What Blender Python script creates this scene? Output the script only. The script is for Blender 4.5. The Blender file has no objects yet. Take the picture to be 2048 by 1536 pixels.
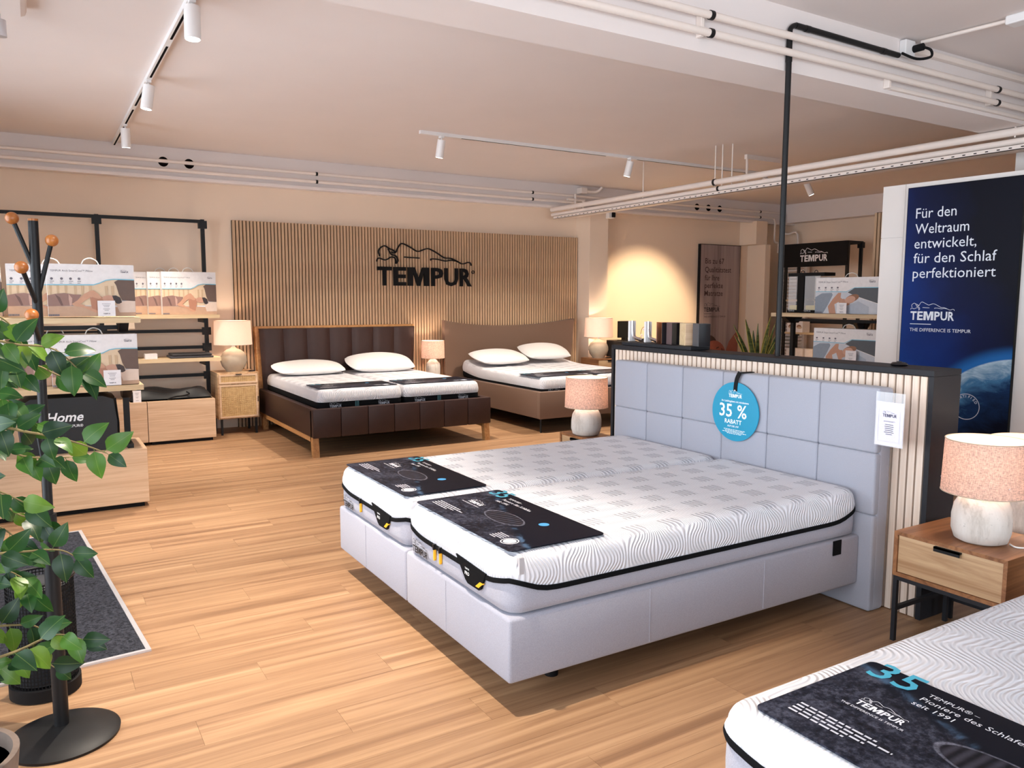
import bpy, bmesh, math, random
from mathutils import Vector, Matrix
import numpy as np
random.seed(7)
R = math.radians
scene = bpy.context.scene
COL = scene.collection

# ------------------------------------------------------------------ camera
cam = bpy.data.cameras.new('camera'); cam.sensor_width = 36; cam.lens = 1571.66 / 2048 * 36
cam.clip_start = .05; cam.clip_end = 100
cam_o = bpy.data.objects.new('camera', cam); COL.objects.link(cam_o)
yaw, pitch, roll = .545824, .1082836, .0022847
fwd = Vector((math.sin(yaw) * math.cos(pitch), math.cos(yaw) * math.cos(pitch), -math.sin(pitch)))
rgt0 = Vector((math.cos(yaw), -math.sin(yaw), 0)); up0 = rgt0.cross(fwd)
rgt = rgt0 * math.cos(roll) + up0 * math.sin(roll); upv = -rgt0 * math.sin(roll) + up0 * math.cos(roll)
m = Matrix((rgt, upv, -fwd)).transposed().to_4x4(); m.translation = (0, 0, 1.515)
cam_o.matrix_world = m
scene.camera = cam_o

# ------------------------------------------------------------------ world, daylight, exposure
wd = bpy.data.worlds.new('daylight'); scene.world = wd; wd.use_nodes = True
bg = wd.node_tree.nodes['Background']; bg.inputs['Color'].default_value = (.82, .91, 1, 1); bg.inputs['Strength'].default_value = 6.4
scene.view_settings.view_transform = 'Standard'; scene.view_settings.look = 'None'
scene.view_settings.gamma = 1; scene.view_settings.use_curve_mapping = False
scene.view_settings.exposure = 0.10
SPOT_W = 310; SPOT_C = (1, .88, .74); LAMP_W = 2.7; LAMP_C = (1, .80, .62)
XL, XR, YF, YB, ZC = -1.6, 11.35, -2.8, 9.54, 3.12
WINDOWS = [('x', XL, -2.2, .9), ('x', XL, 1.1, 4.2), ('x', XL, 4.4, 7.6), ('y', YF, -1.2, 1.2), ('y', YF, 1.6, 4.0)]
WZ0, WZ1 = .15, 2.72
for ax, c, a, b in WINDOWS:          # portals guide the daylight of the world through the glazing
    L = bpy.data.lights.new('window_portal', 'AREA'); L.shape = 'RECTANGLE'; L.size = b - a; L.size_y = WZ1 - WZ0; L.cycles.is_portal = True
    o = bpy.data.objects.new('window_portal', L); COL.objects.link(o)
    if ax == 'x': o.location = (c - .05, (a + b) / 2, (WZ0 + WZ1) / 2); o.rotation_euler = (R(90), 0, R(-90))
    else: o.location = ((a + b) / 2, c - .05, (WZ0 + WZ1) / 2); o.rotation_euler = (R(90), 0, 0)

# ------------------------------------------------------------------ node helpers and materials
class X:
    def __init__(s, nt, v): s.nt, s.v = nt, v
    def op(s, o, b=None, c=None):
        n = s.nt.nodes.new('ShaderNodeMath'); n.operation = o
        for i, q in enumerate((s, b, c)):
            if q is None: continue
            if isinstance(q, X): s.nt.links.new(q.v, n.inputs[i])
            else: n.inputs[i].default_value = q
        return X(s.nt, n.outputs[0])
    def __add__(s, b): return s.op('ADD', b)
    def __sub__(s, b): return s.op('SUBTRACT', b)
    def __mul__(s, b): return s.op('MULTIPLY', b)
    def __truediv__(s, b): return s.op('DIVIDE', b)
    def floor(s): return s.op('FLOOR')
    def fract(s): return s.op('FRACT')
    def sin(s): return s.op('SINE')
    def abs(s): return s.op('ABSOLUTE')
    def gt(s, b): return s.op('GREATER_THAN', b)
    def lt(s, b): return s.op('LESS_THAN', b)
    def smooth(s, a, b):
        n = s.nt.nodes.new('ShaderNodeMapRange'); n.interpolation_type = 'SMOOTHSTEP'
        s.nt.links.new(s.v, n.inputs[0]); n.inputs[1].default_value = a; n.inputs[2].default_value = b
        return X(s.nt, n.outputs[0])

def newmat(name):
    mt = bpy.data.materials.new(name); mt.use_nodes = True
    nt = mt.node_tree; return mt, nt, nt.nodes['Principled BSDF']
def coords(nt, kind='Object'):
    n = nt.nodes.new('ShaderNodeTexCoord'); return n.outputs[kind]
def noise(nt, vec, scale, detail=4, rough=.55, dist=0):
    n = nt.nodes.new('ShaderNodeTexNoise'); n.inputs['Scale'].default_value = scale; n.inputs['Detail'].default_value = detail
    n.inputs['Roughness'].default_value = rough; n.inputs['Distortion'].default_value = dist
    if vec is not None: nt.links.new(vec, n.inputs['Vector'])
    return n.outputs['Fac']
def mapping(nt, vec, scale=(1, 1, 1), rot=(0, 0, 0), loc=(0, 0, 0)):
    n = nt.nodes.new('ShaderNodeMapping'); nt.links.new(vec, n.inputs[0])
    n.inputs['Scale'].default_value = scale; n.inputs['Rotation'].default_value = rot; n.inputs['Location'].default_value = loc
    return n.outputs[0]
def ramp(nt, fac, stops):
    n = nt.nodes.new('ShaderNodeValToRGB'); nt.links.new(fac, n.inputs[0]); el = n.color_ramp.elements
    while len(el) < len(stops): el.new(.5)
    for e, (p, c) in zip(el, stops): e.position = p; e.color = (*c, 1)
    return n.outputs[0]
def mixc(nt, fac, a, b, mode='MIX'):
    n = nt.nodes.new('ShaderNodeMix'); n.data_type = 'RGBA'; n.blend_type = mode
    for sock, q in ((n.inputs[0], fac), (n.inputs[6], a), (n.inputs[7], b)):
        if isinstance(q, X): q = q.v
        if isinstance(q, (int, float)): sock.default_value = q
        elif isinstance(q, tuple): sock.default_value = (*q, 1)
        else: nt.links.new(q, sock)
    return n.outputs[2]
def bump(nt, bs, height, strength=.3, dist=.01):
    n = nt.nodes.new('ShaderNodeBump'); n.inputs['Strength'].default_value = strength; n.inputs['Distance'].default_value = dist
    nt.links.new(height, n.inputs['Height']); nt.links.new(n.outputs[0], bs.inputs['Normal'])
def sep(nt, vec):
    n = nt.nodes.new('ShaderNodeSeparateXYZ'); nt.links.new(vec, n.inputs[0]); return [X(nt, n.outputs[i]) for i in range(3)]
def srgb(r, g, b):
    f = lambda v: (v / 255 / 12.92) if v / 255 <= .04045 else ((v / 255 + .055) / 1.055) ** 2.4
    return (f(r), f(g), f(b))

def plain(name, c, rough=.5, metal=0, var=.06, scale=8, bs=0.0, bscale=60, coat=0, spec=.5):
    mt, nt, b = newmat(name); co = coords(nt); b.inputs['Specular IOR Level'].default_value = spec
    f = noise(nt, co, scale, 3)
    col = ramp(nt, f, [(.3, tuple(x * (1 - var) for x in c)), (.7, tuple(min(1, x * (1 + var)) for x in c))])
    nt.links.new(col, b.inputs['Base Color']); b.inputs['Roughness'].default_value = rough; b.inputs['Metallic'].default_value = metal
    b.inputs['Coat Weight'].default_value = coat
    if bs: bump(nt, b, noise(nt, co, bscale, 3), bs, .002)
    return mt
def fabric(name, c, scale=260, var=.22, bs=.35, rough=.9, sheen=.2, spec=.3):
    mt, nt, b = newmat(name); co = coords(nt); b.inputs['Specular IOR Level'].default_value = spec
    f = noise(nt, co, scale, 2, .7)
    col = ramp(nt, f, [(.3, tuple(x * (1 - var) for x in c)), (.7, tuple(min(1, x * (1 + var)) for x in c))])
    nt.links.new(col, b.inputs['Base Color']); b.inputs['Roughness'].default_value = rough; b.inputs['Sheen Weight'].default_value = sheen
    bump(nt, b, f, bs, .002); return mt
def wood(name, c1, c2, axis='x', s=1.0, rough=.45, contrast=(.35, .68)):
    mt, nt, b = newmat(name); co = coords(nt)
    sc = {'x': (1.1, 26, 26), 'y': (26, 1.1, 26), 'z': (26, 26, 1.1)}[axis]
    v = mapping(nt, co, tuple(k * s for k in sc))
    f = noise(nt, v, 1.0, 6, .62, 1.1)
    col = ramp(nt, f, [(contrast[0], c1), (contrast[1], c2)])
    f2 = noise(nt, mapping(nt, co, tuple(k * 5 * s for k in sc)), 1.0, 2)
    col = mixc(nt, X(nt, f2) * .25, col, tuple(x * .6 for x in c1))
    nt.links.new(col, b.inputs['Base Color']); b.inputs['Roughness'].default_value = rough
    bump(nt, b, f2, .12, .001); return mt
def emis(name, c, s):
    mt, nt, b = newmat(name); b.inputs['Base Color'].default_value = (*c, 1)
    b.inputs['Emission Color'].default_value = (*c, 1); b.inputs['Emission Strength'].default_value = s
    return mt
FLAT = {}
def flat(r, g, b_, rough=.5):
    k = (r, g, b_, rough)
    if k not in FLAT: FLAT[k] = plain('print_%d_%d_%d' % (r, g, b_), srgb(r, g, b_), rough, var=.04, scale=30)
    return FLAT[k]

M = {}
M['wall'] = plain('wall_paint', srgb(238, 217, 196), .85, var=.012, scale=2, bs=.05, bscale=160)
M['ceil'] = plain('ceiling_paint', srgb(234, 225, 222), .9, var=.012, scale=2, bs=.04, bscale=120)
M['white'] = plain('white_paint', srgb(238, 232, 228), .6, var=.015, scale=3)
M['pipe'] = plain('pipe_paint', srgb(238, 226, 218), .4, var=.02)
M['whitemetal'] = plain('white_metal', srgb(238, 236, 236), .35, var=.01)
M['black'] = plain('black_metal', srgb(20, 20, 22), .45, 0, var=.08, spec=.3)
M['blackmatt'] = plain('black_matt', srgb(12, 11, 13), .7, var=.1, spec=.25)
M['anthra'] = plain('anthracite_board', srgb(34, 35, 40), .55, var=.06, spec=.3)
M['felt'] = plain('black_felt', srgb(14, 8, 8), .95, spec=.1)
M['chrome'] = plain('chrome', srgb(215, 215, 220), .15, 1.0)
M['alu'] = plain('aluminium', srgb(215, 216, 222), .35, .6)
M['slat'] = wood('slat_oak', srgb(182, 146, 114), srgb(216, 184, 150), 'z', 1.2, .55)
M['slat2'] = wood('slat_daylit_oak', srgb(222, 198, 178), srgb(244, 228, 214), 'z', 1.2, .55)  # oak lightened in colour for the daylight on the partition slats
M['oak'] = wood('display_oak', srgb(200, 162, 128), srgb(228, 197, 165), 'x', 1.0, .5, (.3, .7))
M['shelf'] = wood('shelf_oak', srgb(214, 184, 142), srgb(236, 212, 172), 'x', 1.0, .5)
M['shelfy'] = wood('shelf_oak_long', srgb(196, 168, 132), srgb(222, 198, 162), 'y', 1.0, .5)
M['ash'] = wood('ash_drawer', srgb(170, 130, 92), srgb(214, 180, 140), 'y', .55, .5, (.38, .62))
M['mango'] = wood('brown_wood', srgb(120, 76, 46), srgb(176, 122, 80), 'x', .8, .4)
M['bedoak'] = wood('bed_oak', srgb(168, 116, 66), srgb(204, 152, 98), 'y', 1.0, .5)
M['leather'] = plain('brown_leather', srgb(46, 23, 19), .5, var=.12, scale=20, bs=.25, bscale=300)
M['taupe'] = fabric('taupe_leatherette', srgb(112, 88, 74), 400, .06, .15, .55, .1)
M['grey'] = fabric('grey_wool', srgb(158, 158, 170), 300, .10, .3)
M['linen'] = fabric('headboard_fabric', srgb(162, 163, 174), 420, .07, .2)
M['greycore'] = fabric('mattress_grey_cover', srgb(160, 160, 172), 350, .16, .25)
M['blackcloth'] = fabric('black_cloth', srgb(12, 13, 16), 300, .2, .3, .9, 0, .15)
M['bag'] = plain('bag_nylon', srgb(18, 19, 23), .5, var=.15, scale=6, bs=.3, bscale=14)
M['stone'] = None
M['pillow'] = fabric('pillow_cotton', srgb(226, 223, 222), 90, .03, .25)
M['yellow'] = plain('yellow_rubber', srgb(240, 176, 32), .5)
M['carpet'] = fabric('entrance_carpet', srgb(50, 51, 58), 75, .75, 1, 1, 0, .1)
M['ball'] = wood('ball_wood', srgb(150, 84, 34), srgb(186, 116, 56), 'z', 1.5, .35)
M['leaf'] = None
M['bark'] = plain('twig_bark', srgb(118, 104, 66), .8, var=.2)
M['soil'] = plain('potting_soil', srgb(48, 38, 30), .95, var=.3, scale=40, bs=.6)
M['potwood'] = plain('stone_pot', srgb(120, 104, 94), .8, var=.2, scale=14, bs=.3)
M['cord'] = plain('white_cord', srgb(240, 238, 234), .5)
M['glassy'] = plain('dark_gloss', srgb(24, 22, 26), .15, var=.1)

def m_floor():
    mt, nt, b = newmat('floor_oak_vinyl'); g = nt.nodes.new('ShaderNodeNewGeometry'); pos = g.outputs['Position']
    x, y, z = sep(nt, pos); row = (y / .18).floor(); xo = x / 1.22 + (row * .377).fract(); idx = xo.floor()
    cb = nt.nodes.new('ShaderNodeCombineXYZ'); nt.links.new(row.v, cb.inputs[0]); nt.links.new(idx.v, cb.inputs[1])
    wn = nt.nodes.new('ShaderNodeTexWhiteNoise'); wn.noise_dimensions = '2D'; nt.links.new(cb.outputs[0], wn.inputs['Vector'])
    rnd = X(nt, wn.outputs['Value'])
    off = nt.nodes.new('ShaderNodeCombineXYZ'); nt.links.new((x + rnd * 37).v, off.inputs[0]); nt.links.new((y + rnd * 11).v, off.inputs[1])
    f = noise(nt, mapping(nt, off.outputs[0], (.5, 17, 1)), 1, 5, .58, .7)
    fine = noise(nt, mapping(nt, off.outputs[0], (3, 90, 1)), 1, 3, .6, .4)
    col = ramp(nt, f, [(.24, srgb(118, 86, 62)), (.42, srgb(150, 114, 84)), (.58, srgb(172, 135, 101)), (.78, srgb(194, 158, 122))])
    col = mixc(nt, X(nt, fine).smooth(.5, .8) * .35, col, srgb(112, 80, 56))
    hs = nt.nodes.new('ShaderNodeHueSaturation'); nt.links.new(col, hs.inputs['Color']); nt.links.new((rnd * .06 + .97).v, hs.inputs['Value'])
    nt.links.new(hs.outputs[0], b.inputs['Base Color'])
    nt.links.new((X(nt, f) * .18 + .36).v, b.inputs['Roughness']); b.inputs['Specular IOR Level'].default_value = .35
    bump(nt, b, fine, .06, .001); return mt
M['floor'] = m_floor()

def m_quilt(name, style):
    """white knitted cover with quilted ridges; style 'blocks' has short S-lines on top, 'waves' is wavy all over"""
    mt, nt, b = newmat(name); co = coords(nt); x, y, z = sep(nt, co)
    g = nt.nodes.new('ShaderNodeNewGeometry'); nx, ny, nz = sep(nt, coords(nt, 'Normal'))
    tau = 2 * math.pi
    # sides: ridges that lean left and right in turn
    def side(s):
        a = (s * (tau / .31)).sin() * .028
        ph = (s + a * ((z * (tau / .19)).sin()) + a * .6) * (tau / .0165)
        return ph.sin() * .5 + .5
    selx = nx.abs().gt(.5)
    hx = side(y); hy = side(x); hside = hx * selx + hy * (selx * -1 + 1)
    if style == 'blocks':
        ph = (x + ((y * (tau / .085)).sin() * .006) + y * .35) * (tau / .0105)
        base = ph.sin() * .22 + .6
        cy = y / .165; rowi = cy.floor(); cx = x / .19 + rowi * .5
        fx = cx.fract() - .5; fy = cy.fract() - .5
        mask = (fx.abs() * -1 + .27).smooth(0, .05) * (fy.abs() * -1 + .3).smooth(0, .06)
        l = ((fx * .19 + (fy * tau * 1.6).sin() * .006 + fy * .028) * (tau / .025)).sin() * .5 + .5
        groove = l.smooth(.25, .75)
        top = base * (mask * -1 + 1) + (groove * 1.0) * mask
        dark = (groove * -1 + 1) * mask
    else:
        u = x * .86 + y * .5; v = y * .86 - x * .5
        ph = (v + (u * (tau / .24)).sin() * .028 + (u * (tau / .61) + v * 9).sin() * .02) * (tau / .017)
        blk = (u * (tau / .24) + v * 4).sin().smooth(.55, .95)
        ph2 = (u * .62 + v * 1.1 + (v * 40).sin() * .006) * (tau / .026)
        top = (ph.sin() * .5 + .5) * (blk * -1 + 1) + (ph2.sin() * .5 + .5) * blk
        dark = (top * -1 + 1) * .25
    t = nz.smooth(.55, .85)
    h = top * t + hside * (t * -1 + 1)
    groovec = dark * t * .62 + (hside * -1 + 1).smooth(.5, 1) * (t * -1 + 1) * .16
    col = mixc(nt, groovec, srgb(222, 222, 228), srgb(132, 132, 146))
    nt.links.new(col, b.inputs['Base Color']); b.inputs['Roughness'].default_value = .85; b.inputs['Sheen Weight'].default_value = .1
    bump(nt, b, h.v, .7, .007); return mt
M['quilt'] = m_quilt('quilted_cover_blocks', 'blocks'); M['quiltw'] = m_quilt('quilted_cover_waves', 'waves')

def m_stone():
    mt, nt, b = newmat('whitewashed_stone'); co = coords(nt)
    f = noise(nt, mapping(nt, co, (7, 7, 3)), 1, 6, .65, .6); g = noise(nt, co, 34, 4, .7)
    col = ramp(nt, f, [(.34, srgb(168, 158, 148)), (.46, srgb(206, 198, 190)), (.7, srgb(222, 216, 210))])
    col = mixc(nt, X(nt, g).smooth(.62, .7) * .45, col, srgb(120, 110, 102))
    nt.links.new(col, b.inputs['Base Color']); b.inputs['Roughness'].default_value = .8; bump(nt, b, f, .4, .006); return mt
M['stone'] = m_stone()
M['clay'] = plain('beige_ceramic', srgb(176, 160, 140), .7, var=.08, scale=10, bs=.15, bscale=30)
def m_shade(name, c, weave):
    mt = bpy.data.materials.new(name); mt.use_nodes = True; nt = mt.node_tree; nt.nodes.clear()
    out = nt.nodes.new('ShaderNodeOutputMaterial'); d = nt.nodes.new('ShaderNodeBsdfDiffuse'); t = nt.nodes.new('ShaderNodeBsdfTranslucent'); mx = nt.nodes.new('ShaderNodeMixShader')
    co = coords(nt); f1 = noise(nt, mapping(nt, co, (60, 60, 420)), 1, 2, .7); f2 = noise(nt, mapping(nt, co, (420, 420, 60)), 1, 2, .7)
    f = (X(nt, f1) + X(nt, f2)) * .5
    col = ramp(nt, f.v, [(.40, tuple(k * (1 - weave) for k in c)), (.6, tuple(min(1, k * (1 + weave * .3)) for k in c))])
    nt.links.new(col, d.inputs[0]); nt.links.new(col, t.inputs[0]); mx.inputs[0].default_value = .42
    nt.links.new(d.outputs[0], mx.inputs[1]); nt.links.new(t.outputs[0], mx.inputs[2]); nt.links.new(mx.outputs[0], out.inputs[0]); return mt
M['shade_linen'] = m_shade('linen_shade', srgb(230, 200, 186), .5); M['shade_white'] = m_shade('white_shade', srgb(238, 222, 212), .04)
def m_leaf():
    mt, nt, b = newmat('ficus_leaf'); oi = nt.nodes.new('ShaderNodeObjectInfo'); co = coords(nt); x, y, z = sep(nt, co)
    col = ramp(nt, oi.outputs['Random'], [(0, srgb(20, 54, 26)), (.5, srgb(38, 82, 32)), (.8, srgb(70, 114, 34)), (1, srgb(112, 144, 44))])
    vein = (y.abs() * -1 + .0007).gt(0); col = mixc(nt, vein * .35, col, srgb(130, 150, 80))
    nt.links.new(col, b.inputs['Base Color']); b.inputs['Roughness'].default_value = .38
    b.inputs['Subsurface Weight'].default_value = 0
    tr = nt.nodes.new('ShaderNodeBsdfTranslucent'); nt.links.new(col, tr.inputs[0]); mx = nt.nodes.new('ShaderNodeMixShader'); mx.inputs[0].default_value = .28
    out = nt.nodes['Material Output']; nt.links.new(b.outputs[0], mx.inputs[1]); nt.links.new(tr.outputs[0], mx.inputs[2]); nt.links.new(mx.outputs[0], out.inputs[0]); return mt
M['leaf'] = m_leaf()
def m_snake():
    mt, nt, b = newmat('snake_plant_leaf'); co = coords(nt, 'Generated'); gx, gy, gz = sep(nt, co)
    f = noise(nt, mapping(nt, coords(nt), (6, 6, 40)), 1, 3)
    col = ramp(nt, f, [(.35, srgb(34, 58, 30)), (.65, srgb(92, 108, 58))])
    nt.links.new(col, b.inputs['Base Color']); b.inputs['Roughness'].default_value = .4; return mt
M['snake'] = m_snake(); M['snake_edge'] = plain('snake_leaf_edge', srgb(186, 170, 76), .5)
def m_rattan():
    mt, nt, b = newmat('rattan_weave'); co = coords(nt); x, y, z = sep(nt, co); t = 2 * math.pi / .011
    h = ((x * t).sin() * .5 + .5) * .5 + ((z * t).sin() * .5 + .5) * .5
    n = noise(nt, co, 30, 4, .7)
    hh = h * .6 + X(nt, n) * .5
    col = ramp(nt, hh.v, [(.25, srgb(120, 84, 46)), (.5, srgb(184, 146, 96)), (.8, srgb(214, 182, 132))])
    nt.links.new(col, b.inputs['Base Color']); b.inputs['Roughness'].default_value = .7; bump(nt, b, h.v, .5, .003); return mt
M['rattan'] = m_rattan()
def m_space():
    mt, nt, b = newmat('space_poster_print'); co = coords(nt); x, y, z = sep(nt, co)     # object space: y left(+) to right(-), z up
    n = noise(nt, co, 2.2, 4)
    g = (y * .75 - (z + .1) * .34 + (X(nt, n) - .5) * .35)
    base = ramp(nt, (g + .5).v, [(.1, srgb(7, 9, 26)), (.42, srgb(14, 24, 66)), (.75, srgb(16, 48, 120)), (1, srgb(16, 66, 150))])
    vo = nt.nodes.new('ShaderNodeTexVoronoi'); vo.inputs['Scale'].default_value = 22; nt.links.new(co, vo.inputs['Vector'])
    st = X(nt, vo.outputs['Distance']).lt(.11); cs = nt.nodes.new('ShaderNodeSeparateColor'); nt.links.new(vo.outputs['Color'], cs.inputs[0])
    st = st * X(nt, cs.outputs[0]).gt(.45)
    base = mixc(nt, st * .75, base, srgb(205, 222, 245))
    dy = y + .50; dz = z + 1.06; r = (dy * dy + dz * dz).op('SQRT')                 # planet at the lower right
    halo = (r * -1 + .76).smooth(-.10, 0); base = mixc(nt, halo * .75, base, srgb(40, 120, 200))
    pn = noise(nt, mapping(nt, co, (5, 5, 9), (.5, 0, 0)), 1, 6, .65, .8)
    pl = ramp(nt, (X(nt, pn) * .55 + (r - .3) * 1.35).v, [(.25, srgb(10, 16, 34)), (.55, srgb(24, 52, 92)), (.72, srgb(70, 122, 164)), (.9, srgb(190, 214, 228))])
    col = mixc(nt, (r * -1 + .75).smooth(0, .012), base, pl)
    nt.links.new(col, b.inputs['Base Color']); b.inputs['Roughness'].default_value = .5; b.inputs['Specular IOR Level'].default_value = .15; return mt
M['space'] = m_space()
def m_moon():
    mt, nt, b = newmat('moon_card_print'); co = coords(nt); x, y, z = sep(nt, co)        # card space x (depth), y (width)
    n = noise(nt, mapping(nt, co, (60, 60, 1)), 1, 5, .75); n2 = noise(nt, mapping(nt, co, (9, 9, 1)), 1, 5, .65, .7)
    ground = (x * -1.4 + y * .55 + (X(nt, n2) - .5) * .25).smooth(-.06, .05)
    gcol = ramp(nt, (X(nt, n) * .6 + X(nt, n2) * .4).v, [(.40, srgb(10, 11, 18)), (.49, srgb(30, 32, 44)), (.62, srgb(72, 74, 88))])
    col = mixc(nt, ground, srgb(7, 11, 24), gcol)
    dd = (x - (y - .25) * .39 - .115) / .022
    streak = (dd.abs() * -1 + 1).smooth(0, 1) * X(nt, n2).smooth(.42, .62); col = mixc(nt, streak * .6, col, srgb(74, 104, 136))
    fx = (x + .01) / .055; fy = (y + .02) / .13; e = (fx * fx + fy * fy).op('SQRT')
    foot = (e * -1 + 1).smooth(0, .12); stripes = ((y * 240).sin() * .5 + .5)
    col = mixc(nt, foot * .85, col, mixc(nt, stripes, srgb(12, 12, 18), srgb(58, 56, 66)))
    rim = ((e - 1).abs() * -1 + .07).smooth(0, .05); col = mixc(nt, rim * (X(nt, n) * 1.6 - .45) * 1.0, col, srgb(140, 140, 155)); b.inputs['Specular IOR Level'].default_value = .1; b.inputs['Roughness'].default_value = .6
    nt.links.new(col, b.inputs['Base Color']); b.inputs['Roughness'].default_value = .5; return mt
M['moon'] = m_moon()
def m_curtain():
    mt, nt, b = newmat('curtain_photo_print'); co = coords(nt)
    f = noise(nt, mapping(nt, co, (9, 9, .3)), 1, 3, .6)
    nt.links.new(ramp(nt, f, [(.3, srgb(120, 104, 104)), (.5, srgb(158, 140, 138)), (.7, srgb(178, 160, 156))]), b.inputs['Base Color']); b.inputs['Roughness'].default_value = .4; return mt
M['curtain'] = m_curtain()
def m_clear():
    mt, nt, b = newmat('clear_plastic'); b.inputs['Base Color'].default_value = (.95, .97, 1, 1); b.inputs['Roughness'].default_value = .05
    b.inputs['Alpha'].default_value = .25; return mt
M['clear'] = m_clear()
def m_glass():
    mt = bpy.data.materials.new('window_glass'); mt.use_nodes = True; nt = mt.node_tree; nt.nodes.clear()
    out = nt.nodes.new('ShaderNodeOutputMaterial'); t = nt.nodes.new('ShaderNodeBsdfTransparent'); g = nt.nodes.new('ShaderNodeBsdfGlossy'); g.inputs['Roughness'].default_value = .02
    mx = nt.nodes.new('ShaderNodeMixShader'); fr = nt.nodes.new('ShaderNodeFresnel'); fr.inputs[0].default_value = 1.45
    nt.links.new(fr.outputs[0], mx.inputs[0]); nt.links.new(t.outputs[0], mx.inputs[1]); nt.links.new(g.outputs[0], mx.inputs[2]); nt.links.new(mx.outputs[0], out.inputs[0]); return mt
M['glass'] = m_glass()
M['lens'] = emis('spot_lens', (1, .97, .93), 14)
M['bulb'] = emis('warm_bulb', (1, .72, .42), 6)

# ------------------------------------------------------------------ mesh helpers
class B:
    """collects shapes for ONE mesh object"""
    def __init__(s): s.v = []; s.f = []; s.m = []
    def add(s, vs, fs, mi=0):
        o = len(s.v); s.v += [tuple(p) for p in vs]; s.f += [tuple(i + o for i in f) for f in fs]; s.m += [mi] * len(fs); return s
    def box(s, x0, x1, y0, y1, z0, z1, mi=0, bev=0, seg=2):
        if not bev:
            return s.add([(x0, y0, z0), (x1, y0, z0), (x1, y1, z0), (x0, y1, z0), (x0, y0, z1), (x1, y0, z1), (x1, y1, z1), (x0, y1, z1)],
                         [(0, 3, 2, 1), (4, 5, 6, 7), (0, 1, 5, 4), (1, 2, 6, 5), (2, 3, 7, 6), (3, 0, 4, 7)], mi)
        bm = bmesh.new(); bmesh.ops.create_cube(bm, size=1)
        for v in bm.verts: v.co = ((x0 + x1) / 2 + v.co.x * (x1 - x0), (y0 + y1) / 2 + v.co.y * (y1 - y0), (z0 + z1) / 2 + v.co.z * (z1 - z0))
        bmesh.ops.bevel(bm, geom=bm.edges[:], offset=bev, segments=seg, profile=.5, affect='EDGES')
        return s.bm(bm, mi)
    def bm(s, bm, mi=0):
        bm.verts.ensure_lookup_table(); bm.verts.index_update()
        s.add([v.co[:] for v in bm.verts], [[v.index for v in f.verts] for f in bm.faces], mi); bm.free(); return s
    def tube(s, pts, r, n=12, mi=0, cap=True, rad=None):
        pts = [Vector(p) for p in pts]; k = len(pts); vs = []; nrm = None
        for i, p in enumerate(pts):
            t = ((pts[min(i + 1, k - 1)] - pts[max(i - 1, 0)])).normalized()
            if nrm is None: nrm = t.orthogonal().normalized()
            else: nrm = (nrm - t * nrm.dot(t)).normalized()
            b_ = t.cross(nrm); rr = rad[i] if rad else r
            vs += [p + (nrm * math.cos(2 * math.pi * j / n) + b_ * math.sin(2 * math.pi * j / n)) * rr for j in range(n)]
        fs = [(i * n + j, i * n + (j + 1) % n, (i + 1) * n + (j + 1) % n, (i + 1) * n + j) for i in range(k - 1) for j in range(n)]
        if cap: fs += [tuple(range(n - 1, -1, -1)), tuple(range((k - 1) * n, k * n))]
        return s.add(vs, fs, mi)
    def lathe(s, prof, n=40, c=(0, 0, 0), mi=0, wob=None):
        vs = []
        for r, z in prof:
            for j in range(n):
                a = 2 * math.pi * j / n; k = r * (1 + (wob(a, z) if wob else 0)); vs.append((c[0] + k * math.cos(a), c[1] + k * math.sin(a), c[2] + z))
        fs = [(i * n + j, i * n + (j + 1) % n, (i + 1) * n + (j + 1) % n, (i + 1) * n + j) for i in range(len(prof) - 1) for j in range(n)]
        if prof[0][0] > 1e-5: fs.append(tuple(range(n - 1, -1, -1)))
        if prof[-1][0] > 1e-5: fs.append(tuple(range((len(prof) - 1) * n, len(prof) * n)))
        return s.add(vs, fs, mi)
    def sphere(s, c, r, n=20, mi=0, sc=(1, 1, 1)):
        bm = bmesh.new(); bmesh.ops.create_uvsphere(bm, u_segments=n, v_segments=n // 2 + 2, radius=r)
        for v in bm.verts: v.co = Vector((v.co.x * sc[0] + c[0], v.co.y * sc[1] + c[1], v.co.z * sc[2] + c[2]))
        return s.bm(bm, mi)
    def prism(s, poly, fn, h, mi=0):
        """poly of 2-D points, fn(u, v, w) -> 3-D; extruded from w=0 to w=h"""
        n = len(poly)
        vs = [fn(u, v, 0) for u, v in poly] + [fn(u, v, h) for u, v in poly]
        fs = [tuple(range(n - 1, -1, -1)), tuple(range(n, 2 * n))] + [(i, (i + 1) % n, n + (i + 1) % n, n + i) for i in range(n)]
        return s.add(vs, fs, mi)
    def sheet(s, poly, fn, w=0, mi=0): return s.add([fn(u, v, w) for u, v in poly], [tuple(range(len(poly)))], mi)
    def ribbon(s, pts, width, fn, w=0, mi=0, depth=0, closed=False):
        pts = [Vector((p[0], p[1])) for p in pts]; k = len(pts); L = []; Rr = []
        for i, p in enumerate(pts):
            t = pts[min(i + 1, k - 1)] - pts[max(i - 1, 0)]; t = t.normalized() if t.length > 1e-9 else Vector((1, 0)); nn = Vector((-t.y, t.x)) * width / 2
            L.append(p + nn); Rr.append(p - nn)
        for i in range(k - 1):
            q = [L[i], L[i + 1], Rr[i + 1], Rr[i]]
            if depth: s.prism([tuple(a) for a in q], lambda u, v, ww: fn(u, v, w + ww), depth, mi)
            else: s.sheet([tuple(a) for a in q], fn, w, mi)
        return s

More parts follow.
